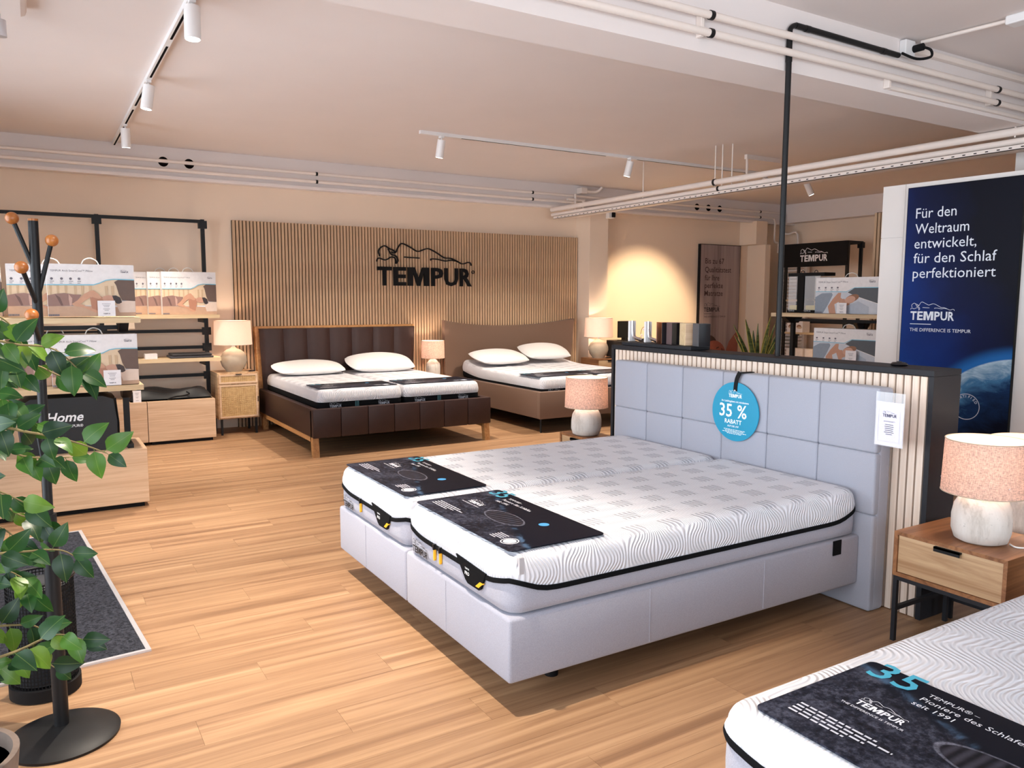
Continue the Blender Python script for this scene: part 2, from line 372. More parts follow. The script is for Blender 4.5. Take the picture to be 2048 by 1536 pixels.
def obj(name, b, mats, parent=None, smooth=0, off=None):
    """link the shapes in b as one mesh object; 'off' moves world coordinates into the parent's frame"""
    if off is None and parent is not None and 'org' in parent: off = parent['org']
    vs = b.v if off is None else [(p[0] - off[0], p[1] - off[1], p[2] - off[2]) for p in b.v]
    me = bpy.data.meshes.new(name); me.from_pydata(vs, [], b.f); me.update()
    for mt in (mats if isinstance(mats, (list, tuple)) else [mats]): me.materials.append(M[mt] if isinstance(mt, str) else mt)
    if len(me.materials) > 1: me.polygons.foreach_set('material_index', b.m)
    if smooth:
        bm = bmesh.new(); bm.from_mesh(me); bmesh.ops.remove_doubles(bm, verts=bm.verts, dist=1e-5); bmesh.ops.recalc_face_normals(bm, faces=bm.faces); bm.to_mesh(me); bm.free()
        me.polygons.foreach_set('use_smooth', [True] * len(me.polygons))
        me.set_sharp_from_angle(angle=R(smooth))
    o = bpy.data.objects.new(name, me); COL.objects.link(o)
    if parent is not None: o.parent = parent; o['org'] = parent['org'] if 'org' in parent else (0, 0, 0)
    return o
def tag(o, label, cat, group=None):
    o['label'] = label; o['category'] = cat
    if group: o['group'] = group
    return o
def thing(name, label, cat, loc=(0, 0, 0), rz=0, group=None, local=False):
    o = bpy.data.objects.new(name, None); COL.objects.link(o); o.location = loc; o.rotation_euler = (0, 0, rz); o.empty_display_size = .1
    o['org'] = (0, 0, 0) if (local or rz) else tuple(loc)
    return tag(o, label, cat, group)
def single(name, b, mats, label, cat, group=None, smooth=0, loc=None):
    if loc is None:
        xs = np.array(b.v); mn, mx = xs.min(0), xs.max(0); loc = ((mn[0] + mx[0]) / 2, (mn[1] + mx[1]) / 2, mn[2])
    o = obj(name, b, mats, None, smooth, off=loc); o.location = loc; return tag(o, label, cat, group)
def struct(name, b, mats, parent=None, smooth=0):
    o = obj(name, b, mats, parent, smooth)
    if parent is None: o['kind'] = 'structure'; o['org'] = (0, 0, 0)
    return o
def dup(root, loc, rz=None, label=None, group=None):
    def cp(o, par):
        c = o.copy(); COL.objects.link(c); c.parent = par
        for ch in o.children: cp(ch, c)
        return c
    r = cp(root, None); r.location = loc
    if rz is not None: r.rotation_euler = (0, 0, rz)
    if label: r['label'] = label
    if group: r['group'] = group
    return r
def smooth_line(pts, n=5):
    pts = [Vector(p) for p in pts]; out = []
    for i in range(len(pts) - 1):
        p0 = pts[max(i - 1, 0)]; p1 = pts[i]; p2 = pts[i + 1]; p3 = pts[min(i + 2, len(pts) - 1)]
        for k in range(n):
            t = k / n; out.append(.5 * ((2 * p1) + (p2 - p0) * t + (2 * p0 - 5 * p1 + 4 * p2 - p3) * t * t + (3 * p1 - p0 - 3 * p2 + p3) * t ** 3))
    out.append(pts[-1]); return out

# ------------------------------------------------------------------ lettering
TXT = {}
def text_mesh(s, bold=0.0, depth=0.0):
    k = (s, bold, depth)
    if k in TXT: return TXT[k]
    if s == 'M' and bold > .02:
        P = [(0, 0), (0, 1), (.33, 1), (.5, .42), (.67, 1), (1, 1), (1, 0), (.75, 0), (.75, .72), (.57, 0), (.43, 0), (.25, .72), (.25, 0)]
        F2 = [(0, 1, 11, 12), (1, 2, 11), (2, 3, 9, 10), (2, 10, 11), (3, 4, 8, 9), (4, 5, 8), (5, 6, 7, 8)]
        vs = [(x, y, .1 if depth else 0) for x, y in P] + ([(x, y, -.1) for x, y in P] if depth else [])
        fs = [tuple(reversed(f)) for f in F2] + ([tuple(i + 13 for i in f) for f in F2] + [(i, (i + 1) % 13, 13 + (i + 1) % 13, 13 + i) for i in range(13)] if depth else [])
        TXT[k] = (np.array(vs, float), fs); return TXT[k]
    cu = bpy.data.curves.new('lettering', 'FONT'); cu.body = s; cu.size = 1; cu.offset = bold; cu.extrude = depth; cu.resolution_u = 2
    o = bpy.data.objects.new('lettering', cu); COL.objects.link(o)
    bpy.context.view_layer.update()
    me = bpy.data.meshes.new_from_object(o.evaluated_get(bpy.context.evaluated_depsgraph_get()))
    vs = np.array([v.co[:] for v in me.vertices]) if len(me.vertices) else np.zeros((1, 3)); fs = [tuple(p.vertices) for p in me.polygons]
    bpy.data.objects.remove(o); bpy.data.meshes.remove(me); bpy.data.curves.remove(cu)
    TXT[k] = (vs, fs); return TXT[k]
def put_text(b, s, u, v, fn, width=None, height=None, bold=0.0, w=0, mi=0, align='l', depth=0):
    """text with its left end (or middle) at u and its baseline at v; scaled to a width or a height of its bounding box"""
    vs, fs = text_mesh(s, bold, .1 if depth else 0); mn, mx = vs.min(0), vs.max(0)
    cap = text_mesh('H', bold)[0]; capz = cap[:, 1].max()
    sx = width / (mx[0] - mn[0]) if width else None; sy = height / capz if height else sx
    if sx is None: sx = sy
    u0 = u - (mx[0] - mn[0]) * sx * {'l': 0, 'c': .5, 'r': 1}[align]
    b.add([fn(u0 + (p[0] - mn[0]) * sx, v + p[1] * sy, w + (p[2] + .1) * 5 * depth if depth else w) for p in vs], fs, mi); return sx
FIG = [[(240, 310), (218, 250), (235, 200), (300, 157), (345, 165), (400, 200), (450, 215), (485, 250), (500, 245), (530, 185), (570, 130), (605, 118), (660, 135), (750, 180), (830, 225), (880, 232), (930, 215), (1000, 192), (1050, 192), (1120, 220), (1200, 262), (1270, 305), (1330, 330), (1420, 335), (1480, 355), (1560, 390), (1620, 420), (1680, 415), (1730, 398), (1780, 410), (1795, 450)],
       [(190, 390), (200, 350), (235, 340), (310, 365), (360, 355), (410, 325), (460, 325), (490, 350), (500, 385), (490, 420)],
       [(370, 195), (400, 250), (430, 285), (490, 300), (520, 335), (530, 380), (500, 420)], [(425, 245), (460, 260), (490, 250)],
       [(635, 320), (700, 325), (780, 330), (890, 335)], [(1085, 370), (1085, 348), (1180, 350), (1280, 370), (1350, 378), (1430, 365), (1520, 380), (1580, 400)]]
FIG = [[((x - 190) / 1610, .2 + (455 + (x - 190) * .0217 - y) / 1610) for x, y in l] for l in FIG]
LX = [('T', 0, .145), ('E', .163, .293), ('M', .308, .535), ('P', .556, .685), ('U', .698, .848), ('R', .868, 1.0)]
def logo(b, u, v, width, fn, mi=0, w=0, depth=0, stroke=.011, fig=True):
    """word mark with the reclining outline above it; (u, v) is the lower left corner of the word"""
    for ch, a, c in LX:
        vs, fs = text_mesh(ch, .028, .1 if depth else 0); mn, mx = vs.min(0), vs.max(0)
        b.add([fn(u + width * (a + (p[0] - mn[0]) / (mx[0] - mn[0]) * (c - a)), v + width * .2 * (p[1] - mn[1]) / (mx[1] - mn[1]), w + (p[2] + .1) * 5 * depth) for p in vs], fs, mi)
    if fig:
        for l in FIG: b.ribbon([(u + p[0] * width, v + p[1] * width) for p in smooth_line([(*q, 0) for q in l], 4)], stroke * width, fn, w, mi, depth)
def fake_lines(b, u, v, width, n, pitch, h, fn, mi, w=0, seed=1, align='l'):
    rr = random.Random(seed)
    for i in range(n):
        x = 0; L = width * rr.uniform(.75, 1) if i < n - 1 else width * .6
        x0 = u if align == 'l' else u - L / 2
        while x < L:
            wl = min(rr.uniform(.05, .12) * width, L - x); b.sheet([(x0 + x, v - i * pitch), (x0 + x + wl, v - i * pitch), (x0 + x + wl, v - i * pitch + h), (x0 + x, v - i * pitch + h)], fn, w, mi); x += wl + .018 * width

# ------------------------------------------------------------------ room shell
floor = struct('floor', B().box(XL - .2, XR + .2, YF - .2, YB + .2, -.12, -.004), 'blackmatt')
FW, FL = .18, 1.22
planks = []
r0, r1 = math.floor(YF / FW), math.ceil(YB / FW)
for r_ in range(r0, r1):
    sh = (r_ * .377) % 1.0
    k = math.floor(XL / FL + sh)
    while (k - sh) * FL < XR:
        a = max((k - sh) * FL, XL); c = min((k + 1 - sh) * FL, XR); y0 = max(r_ * FW, YF); y1 = min((r_ + 1) * FW, YB)
        if c - a > .01 and y1 - y0 > .01: planks.append((a, c, y0, y1))
        k += 1
def in_view(p):
    for fx in (.1, .5, .9):
        v = Vector((p[0] + (p[1] - p[0]) * fx, (p[2] + p[3]) / 2, 0)) - Vector((0, 0, 1.515)); d = v.dot(fwd)
        if d > .3 and abs(v.dot(rgt) / d) < .69 and -.52 < v.dot(upv) / d: return True
    return False
planks.sort(key=lambda p: (not in_view(p), ((p[0] + p[1]) / 2) ** 2 + ((p[2] + p[3]) / 2) ** 2))
pm = {}
g = .0004
for i, (a, c, y0, y1) in enumerate(planks[:300]):
    key = (round(c - a, 3), round(y1 - y0, 3))
    if key not in pm:
        me = bpy.data.meshes.new('plank'); t = B().box(g, c - a - g, g, y1 - y0 - g, -.004, 0); me.from_pydata(t.v, [], t.f); me.materials.append(M['floor']); pm[key] = me
    o = bpy.data.objects.new('plank', pm[key]); COL.objects.link(o); o.location = (a, y0, 0); o.parent = floor
rest = B()
for a, c, y0, y1 in planks[300:]: rest.box(a + g, c - g, y0 + g, y1 - g, -.004, 0)
o = obj('plank_field', rest, 'floor', floor); o['kind'] = 'stuff'

struct('ceiling', B().box(XL - .2, XR + .2, YF - .2, YB + .2, ZC, ZC + .2), 'ceil')
struct('wall_back', B().box(XL - .2, XR + .2, YB, YB + .2, 0, ZC), 'wall')
struct('wall_right', B().box(XR, XR + .2, YF - .2, YB, 0, ZC), 'wall')
def glazed_wall(name, ax, c, lo, hi):
    b = B(); t0, t1 = (c - .2, c)
    def bx(a, d, z0, z1):
        if ax == 'x': b.box(t0, t1, a, d, z0, z1)
        else: b.box(a, d, t0, t1, z0, z1)
    bx(lo, hi, 0, WZ0); bx(lo, hi, WZ1, ZC); e = lo
    for A, C, p, q in WINDOWS:
        if A != ax: continue
        bx(e, p, WZ0, WZ1); e = q
    bx(e, hi, WZ0, WZ1)
    return struct(name, b, 'wall')
glazed_wall('wall_left', 'x', XL, YF - .2, YB); glazed_wall('wall_front', 'y', YF, XL, XR)
for i, (ax, c, p, q) in enumerate(WINDOWS):
    f = B(); gl = B(); t = .05
    def bx(bb, a, d, z0, z1, c0, c1):
        if ax == 'x': bb.box(c0, c1, a, d, z0, z1)
        else: bb.box(a, d, c0, c1, z0, z1)
    for a, d, z0, z1 in ((p, q, WZ0, WZ0 + t), (p, q, WZ1 - t, WZ1), (p, p + t, WZ0, WZ1), (q - t, q, WZ0, WZ1), ((p + q) / 2 - t / 2, (p + q) / 2 + t / 2, WZ0, WZ1)): bx(f, a, d, z0, z1, c - .13, c - .07)
    w = struct('window_%d' % (i + 1), f, 'black')
    for a, d in ((p + t, (p + q) / 2 - t / 2), ((p + q) / 2 + t / 2, q - t)): gl = B(); bx(gl, a, d, WZ0 + t, WZ1 - t, c - .103, c - .097); struct('pane', gl, 'glass', w)

# downstand beams, pillars
FY = 9.32
fas = struct('trim_1', B().box(XL, XR, FY, YB, 2.80, ZC).box(XL, XR, FY - .05, FY, 2.78, 2.815), 'ceil')
for x in (1.28, 1.54, 9.08, 9.33, 9.58):
    b = B(); n = 28
    for rr, yy, mi in ((.062, FY - .001, 0), (.052, FY - .0025, 1)):
        b.sheet([(x + rr * math.cos(2 * math.pi * j / n), 2.965 + rr * math.sin(2 * math.pi * j / n)) for j in range(n)], lambda u, v, w: (u, w, v), yy, mi)
    struct('vent_shade_disc', b, ['pipe', 'felt'], fas)  # flat black disc in a ring; the hole's dark inside is painted
struct('trim_2', B().box(XL, XR, 3.09, 3.42, 2.777, ZC), 'ceil')
struct('trim_3', B().box(XR - .22, XR, YF, FY, 2.81, ZC), 'ceil')
struct('trim_4', B().box(6.89, 7.22, 9.20, YB, 0, 2.80), 'wall')           # pillar beside the slat panel
struct('trim_5', B().box(10.30, 10.56, 9.18, YB, 2.42, 2.80), 'wall')                  # boxed corner under the beam
struct('trim_6', B().box(10.50, 10.62, 9.15, YB, 0, 2.42), 'wall')

# ------------------------------------------------------------------ pipes and conduits
def pipe(name, pts, r, label, group=None, clamps=(), mat='pipe'):
    t = thing(name, label, 'pipe', tuple(pts[0]), 0, group)
    obj('tube', B().tube(pts, r, 14), mat, t, 60)
    for p, d in clamps:
        obj('clamp', B().tube([Vector(p) - Vector(d) * .012, Vector(p) + Vector(d) * .012], r * 1.22, 16), 'black', t, 40)
    return t
PX = (1, 0, 0); PY = (0, 1, 0)
pipe('heating_pipe', [(XL, 9.25, 2.962), (10.95, 9.25, 2.962)], .018, 'upper thin white pipe along the beam on the back wall', 'pipes along the back wall', [((x, 9.25, 2.962), PX) for x in (2.93, 5.94, 10.45)])
pipe('heating_pipe', [(XL, 9.25, 2.872), (10.75, 9.25, 2.872)], .018, 'lower thin white pipe along the beam on the back wall', 'pipes along the back wall', [((x, 9.25, 2.872), PX) for x in (2.93, 5.94, 10.45)])
pipe('heating_pipe', [(XL, 3.035, 2.945), (XR, 3.035, 2.945)], .019, 'upper white pipe on the near face of the ceiling beam', 'pipes along the ceiling beam', [((x, 3.035, 2.945), PX) for x in (3.02, 5.73)])
pipe('heating_pipe', [(XL, 3.035, 2.858), (XR, 3.035, 2.858)], .019, 'lower white pipe on the near face of the ceiling beam', 'pipes along the ceiling beam', [((x, 3.035, 2.858), PX) for x in (3.02, 5.73)])
for x, z0, z1 in ((2.98, 2.84, 2.965), (5.69, 2.84, 2.965), (4.55, 2.80, 2.88)): single('pipe_bracket', B().box(x - .012, x + .012, 3.05, 3.09, z0, z1, bev=.004), 'pipe', {2.98: 'small white pipe bracket left of the hanging black pole', 5.69: 'small white pipe bracket at the right end of the ceiling beam', 4.55: 'small white bracket under the lower beam pipe near the socket'}[x], 'bracket', 'pipe brackets')
single('conduit', B().box(4.58, XR, 3.065, 3.09, 2.80, 2.822, bev=.004), 'pipe', 'slim white cable duct low on the near face of the ceiling beam', 'conduit')
single('conduit', B().box(4.80, XR, 3.05, 3.09, 3.05, 3.085, bev=.005), 'pipe', 'white cable duct at the top of the ceiling beam beside the socket', 'conduit')
single('conduit', B().tube([(4.80, 3.02, 3.10), (4.855, 2.54, 3.10)], .012, 10), 'pipe', 'thin white conduit crossing the ceiling towards the junction box', 'conduit', smooth=50)
single('junction_box', B().box(4.82, 4.92, 2.38, 2.54, 3.07, 3.12, bev=.008), 'whitemetal', 'white junction box on the ceiling at the upper right', 'junction box')
sk = thing('wall_socket', 'white surface socket with a black plug on the ceiling beam', 'socket', (4.72, 3.07, 3.03))
obj('housing', B().box(4.68, 4.78, 3.045, 3.09, 3.015, 3.11, bev=.006), 'whitemetal', sk)
obj('plug', B().tube([(4.765, 3.045, 3.06), (4.765, 2.985, 3.06)], .022, 16), 'blackmatt', sk, 40)
obj('cable', B().tube(smooth_line([(4.765, 2.99, 3.06), (4.82, 2.97, 3.045), (4.84, 2.98, 3.01), (4.76, 3.02, 2.995), (4.63, 3.035, 3.012)], 5), .008, 8), 'blackmatt', sk, 60)
pp = thing('cable_pole', 'slim black pole rising from the partition to the ceiling beam', 'pole', (3.655, 3.071, 1.19))
obj('pole', B().tube([(3.655, 3.071, 1.19), (3.655, 3.071, 2.97)], .016, 16), 'black', pp, 60)
obj('elbow', B().tube(smooth_line([(3.655, 3.071, 2.965), (3.66, 3.071, 3.0), (3.69, 3.071, 3.022), (3.72, 3.071, 3.024)], 5), .014, 12), 'black', pp, 60)
obj('horizontal_pipe', B().tube([(3.70, 3.071, 3.024), (4.65, 3.071, 3.012)], .016, 16), 'black', pp, 60)
for p, d in (((3.655, 3.071, 2.84), (0, 0, 1)), ((3.80, 3.071, 3.022), PX), ((4.50, 3.071, 3.013), PX)):
    obj('clamp', B().tube([Vector(p) - Vector(d) * .018, Vector(p) + Vector(d) * .018], .018, 16), 'black', pp, 40)
# suspended bundle
pipe('heating_main', [(6.24, YF, 2.742), (6.24, 9.22, 2.742)], .030, 'thick white main pipe, topmost of the suspended pipe run', 'suspended pipe run', [((6.24, y, 2.742), PY) for y in (3.0, 6.15)])
pipe('heating_main', [(6.25, YF, 2.672), (6.25, 9.22, 2.672)], .024, 'white main pipe in the middle of the suspended pipe run', 'suspended pipe run', [((6.25, 2.95, 2.672), PY), ((6.25, 6.1, 2.672), PY)])
ct = thing('cable_tray', 'white perforated cable tray under the suspended pipes', 'cable tray', (6.2, 3, 2.63))
obj('channel', B().box(6.22, 6.36, YF, 9.15, 2.608, 2.613).box(6.22, 6.224, YF, 9.15, 2.608, 2.641).box(6.356, 6.36, YF, 9.15, 2.608, 2.641), 'pipe', ct)
b = B()
y = 2.4
while y < 9.1: b.box(6.2175, 6.2195, y, y + .022, 2.621, 2.628); y += .085
o = obj('slot', b, 'felt', ct); o['kind'] = 'stuff'  # dark chips on the channel side paint in the shaded holes
obj('conduit', B().tube([(6.31, YF, 2.628), (6.31, 9.15, 2.628)], .012, 10), 'pipe', ct, 60)
for (x, y), w in zip(((6.24, 6.15), (6.25, 6.06), (6.31, 5.98), (6.24, 7.30), (6.24, 3.16), (6.30, 3.12)), ('far left rod of the three thin rods above the suspended pipes', 'middle rod of the three thin rods above the suspended pipes', 'right rod of the three thin rods above the suspended pipes', 'lone thin rod above the suspended pipes nearest the back wall', 'short rod under the ceiling beam carrying the thick pipe', 'short rod under the ceiling beam carrying the thinner pipe')):
    single('hanger_rod', B().tube([(x, y, 2.70), (x, y, ZC if y > 3.5 else 2.78)], .006, 8), 'pipe', w, 'rod', 'hanger rods', 60)
single('ceiling_duct', B().box(6.9, 7.45, 6.32, 6.36, 3.07, 3.12).tube(smooth_line([(6.92, 6.34, 3.08), (6.88, 6.3, 3.0), (6.88, 6.3, 2.78)], 4), .014, 8), 'pipe', 'bent white cable duct on the ceiling behind the black pole', 'conduit')
single('branch_pipe', B().tube([(6.62, 9.19, 2.98), (6.62, 9.19, 2.74)], .018, 10).tube([(6.48, 9.19, 2.90), (6.78, 9.19, 2.90)], .018, 10).tube([(6.76, 9.19, 2.90), (6.76, 9.19, 2.76)], .018, 10), 'pipe', 'short white branch pipes at the back end of the suspended run', 'pipe', smooth=60)
jb = thing('junction_box', 'white junction box with pipe stub high on the back beam', 'junction box', (6.78, 9.2, 3.01))
obj('housing', B().box(6.73, 6.84, 9.20, 9.32, 3.0, 3.085, bev=.01), 'pipe', jb)
obj('stub', B().tube(smooth_line([(6.84, 9.22, 3.03), (7.0, 9.2, 3.04), (7.06, 9.15, 3.10)], 5), .02, 12), 'pipe', jb, 60)
pipe('riser_pipe', [(7.26, 9.40, 0.0), (7.26, 9.40, 2.78)], .018, 'vertical white riser pipe beside the pillar')
dt = thing('wall_sensor', 'small grey and black sensor high on the pillar corner', 'sensor', (7.24, 9.14, 2.7))
obj('housing', B().box(7.17, 7.27, 9.12, 9.20, 2.67, 2.77, bev=.008), 'whitemetal', dt); obj('lens', B().box(7.215, 7.275, 9.10, 9.125, 2.685, 2.755, bev=.008), 'blackmatt', dt)
for pts, l in (([(10.78, 9.25, 2.872), (10.82, 9.25, 2.80), (10.82, 9.25, 2.55), (10.90, 9.3, 2.48), (10.98, 9.3, 2.46), (10.98, 9.3, 2.3)], 'bent white pipe dropping to the radiator, nearer the poster'),
               ([(10.95, 9.25, 2.962), (11.05, 9.25, 2.93), (11.05, 9.25, 2.66), (11.1, 9.2, 2.62), (11.22, 9.1, 2.61), (11.22, 9.1, 2.0)], 'bent white pipe dropping down in the far right corner')):
    pipe('radiator_pipe', smooth_line(pts, 4), .016, l)
rd = thing('radiator', 'tall white ribbed radiator in the far corner behind the plant', 'radiator', (11.15, 9.0, .15))
b = B()
for k in range(34): b.box(11.12, 11.17, 8.86, 9.36, .30 + k * .058, .335 + k * .058, bev=.008, seg=1)
o = obj('tube_row', b, 'pipe', rd); o['kind'] = 'stuff'
obj('header', B().box(11.14, 11.22, 9.34, 9.40, .25, 2.29, bev=.01), 'pipe', rd); obj('header', B().box(11.14, 11.22, 8.82, 8.88, .25, 2.29, bev=.01), 'pipe', rd)
obj('foot', B().box(11.13, 11.2, 9.0, 9.06, 0, .3), 'pipe', rd); obj('foot', B().box(11.13, 11.2, 9.2, 9.26, 0, .3), 'pipe', rd)

# ------------------------------------------------------------------ track lights
def rail(a, c, label):
    ax = 'x' if abs(c[0] - a[0]) > abs(c[1] - a[1]) else 'y'; t = thing('light_track', label, 'light track', (min(a[0], c[0]), min(a[1], c[1]), ZC - .035))
    if ax == 'y':
        obj('rail', B().box(a[0] - .018, a[0] + .018, a[1], c[1], ZC - .032, ZC), 'whitemetal', t)
        y = a[1] + .12
        while y < c[1] - .6: obj('slot', B().box(a[0] - .004, a[0] + .010, y, y + .82, ZC - .0335, ZC - .0305), 'felt', t); y += .98
    else:
        obj('rail', B().box(a[0], c[0], a[1] - .018, a[1] + .018, ZC - .032, ZC), 'whitemetal', t)
        x = a[0] + .45
        while x < min(c[0] - .6, 6.5): obj('slot', B().box(x, x + 1.8, a[1] - .010, a[1] + .004, ZC - .0335, ZC - .0305), 'felt', t); x += 2.25
    return t
rail((.81, 3.45), (.81, 9.28), 'white ceiling light track running towards the back wall on the left')
rail((.81, -2.0), (.81, 3.06), 'white ceiling light track overhead in front of the ceiling beam')
rail((3.27, 7.1), (9.2, 7.1), 'long white ceiling light track in front of the slatted logo wall')
def spot(p, aim, label, power=1.0, size=78, r=.040, h=.15, group='track spotlights', blend=.55, col=SPOT_C):
    p = Vector(p); d = (Vector(aim) - p).normalized()
    t = thing('track_spotlight', label, 'spotlight', tuple(p), 0, group)
    obj('adapter', B().box(p.x - .016, p.x + .016, p.y - .03, p.y + .03, ZC - .05, ZC - .03).tube([(p.x, p.y, ZC - .05), (p.x, p.y, p.z)], .007, 8), 'whitemetal', t)
    a = p - d * .02; e = p + d * h
    obj('body', B().tube([a, e], r, 28), 'whitemetal', t, 40)
    obj('lens', B().tube([e - d * .001, e + d * .002], r * .84, 24), 'lens', t, 40)
    L = bpy.data.lights.new('spot_beam', 'SPOT'); L.energy = SPOT_W * power; L.color = col; L.spot_size = R(size); L.spot_blend = blend; L.shadow_soft_size = .03
    lo = bpy.data.objects.new('spot_beam', L); COL.objects.link(lo); lo.location = (e + d * .012) - p; lo.rotation_euler = d.to_track_quat('-Z', 'Y').to_euler(); lo.parent = t
ZS = ZC - .085
spot((.81, 4.62, ZS), (.74, 4.5, 0), 'white spotlight at the top edge, first on the left ceiling track', 1.15, 80, .042)
spot((.81, 6.45, ZS), (.35, 6.6, 0), 'tilted white spotlight in the middle of the left ceiling track', .8, 80)
spot((.81, 8.15, ZS), (.9, 8.7, 0), 'white spotlight at the far end of the left ceiling track', .6, 80)
spot((.81, 2.45, ZS), (.72, 2.35, 0), 'white spotlight overhead in front of the ceiling beam', 1.15, 84)
spot((3.50, 7.1, ZS), (3.35, 7.9, 0), 'white spotlight over the dark brown bed', 1.1, 100)
spot((5.83, 7.05, ZS), (5.6, 7.95, 0), 'white spotlight over the taupe bed', 1.1, 100)
spot((8.1, 7.1, ZS), (8.15, 9.45, 1.0), 'white spotlight behind the suspended pipes aimed at the cream wall', 1.5, 56, blend=.6, col=(1, .76, .48))
spot((8.9, 7.1, ZS), (9.9, 6.6, .8), 'white spotlight seen above the pillow shelf at the right', .7, 90, col=(1, .72, .45))

single('ceiling_box', B().box(-.30, .06, 4.85, 5.33, ZC - .06, ZC, bev=.03), 'ceil', 'rounded pinkish box on the ceiling at the upper left corner', 'ceiling box')
single('pendant_lamp', B().tube([(-.07, 5.42, ZC), (-.07, 5.42, 3.06)], .005, 6).tube([(-.07, 5.42, 3.06), (-.07, 5.42, 2.97)], .03, 16), 'alu', 'small grey lamp hanging under the ceiling at the left edge', 'lamp', smooth=40)

# ------------------------------------------------------------------ slat walls
sp = thing('slat_panel', 'wide oak slatted wall panel with black grooves behind the beds', 'wall panel', (2.0, YB, 0))
obj('backing', B().box(2.0, 6.885, 9.512, 9.519, 0, 2.402), 'felt', sp)
def slats(parent, n, mk, mat):
    me = None
    for i in range(n):
        v, size = mk(i)
        if me is None: q = obj('slat', B().box(0, size[0], 0, size[1], 0, size[2]), mat, parent, off=(0, 0, 0)); me = q.data
        else: q = bpy.data.objects.new('slat', me); COL.objects.link(q); q.parent = parent
        og = parent['org']; q.location = (v[0] - og[0], v[1] - og[1], v[2] - og[2])
slats(sp, 122, lambda i: ((2.005 + i * .04, 9.480, .002), (.028, .030, 2.40)), 'slat')
sp2 = thing('slat_panel', 'narrow oak slatted panel edge behind the pillow boxes at the right', 'wall panel', (7.66, 5.2, 0))
obj('backing', B().box(7.70, 7.74, 4.0, 5.24, 0, 2.43), 'felt', sp2)
slats(sp2, 30, lambda i: ((7.665, 5.21 - i * .04, .002), (.035, .028, 2.42)), 'slat')

lg = thing('wall_logo', 'large black brand logo with reclining outline on the slatted wall', 'sign', (3.749, 9.47, 1.677))
fnw = lambda u, v, w: (u, 9.479 - w, v)
for ch, a, c in LX:
    vs, fs = text_mesh(ch, .028, .1); mn, mx = vs.min(0), vs.max(0); W = 1.357
    obj('letter', B().add([fnw(3.749 + W * (a + (p[0] - mn[0]) / (mx[0] - mn[0]) * (c - a)), 1.677 + .238 * (p[1] - mn[1]) / (mx[1] - mn[1]), (p[2] + .1) * .1) for p in vs], fs), 'blackmatt', lg)
b = B()
for l in FIG: b.ribbon([(3.749 + p[0] * 1.357, 1.677 + .0 + (p[1] - .2) * 1.357 + .245) for p in smooth_line([(*q, 0) for q in l], 4)], .015, fnw, 0, 0, .018)
obj('reclining_outline', b, 'blackmatt', lg)
obj('trademark', B().ribbon([(5.13 + .02 * math.cos(k * .5), 1.87 + .02 * math.sin(k * .5)) for k in range(14)], .007, fnw, 0, 0, .015), 'blackmatt', lg)

# ------------------------------------------------------------------ mattresses, beds
def perim(L, W, r, nl=44, nw=22, nc=7):
    hx, hy = L / 2 - r, W / 2 - r; P = []
    def side(a, c, n, nx, ny):
        for i in range(n): t = i / n; P.append((a[0] + (c[0] - a[0]) * t, a[1] + (c[1] - a[1]) * t, nx, ny))
    def corner(cx, cy, a0):
        for i in range(nc): a = a0 + (math.pi / 2) * i / nc; P.append((cx + r * math.cos(a), cy + r * math.sin(a), math.cos(a), math.sin(a)))
    side((-hx, -hy - r), (hx, -hy - r), nl, 0, -1); corner(hx, -hy, -math.pi / 2)
    side((hx + r, -hy), (hx + r, hy), nw, 1, 0); corner(hx, hy, 0)
    side((hx, hy + r), (-hx, hy + r), nl, 0, 1); corner(-hx, hy, math.pi / 2)
    side((-hx - r, hy), (-hx - r, -hy), nw, -1, 0); corner(-hx, -hy, math.pi)
    return P
def rings(b, RR, mi=0, close=False):
    n = len(RR[0]); o = len(b.v)
    vs = [p for r_ in RR for p in r_]
    fs = [(i * n + j, i * n + (j + 1) % n, (i + 1) * n + (j + 1) % n, (i + 1) * n + j) for i in range(len(RR) - 1) for j in range(n)]
    if close: fs.append(tuple((len(RR) - 1) * n + j for j in range(n)))
    b.add(vs, fs, mi)
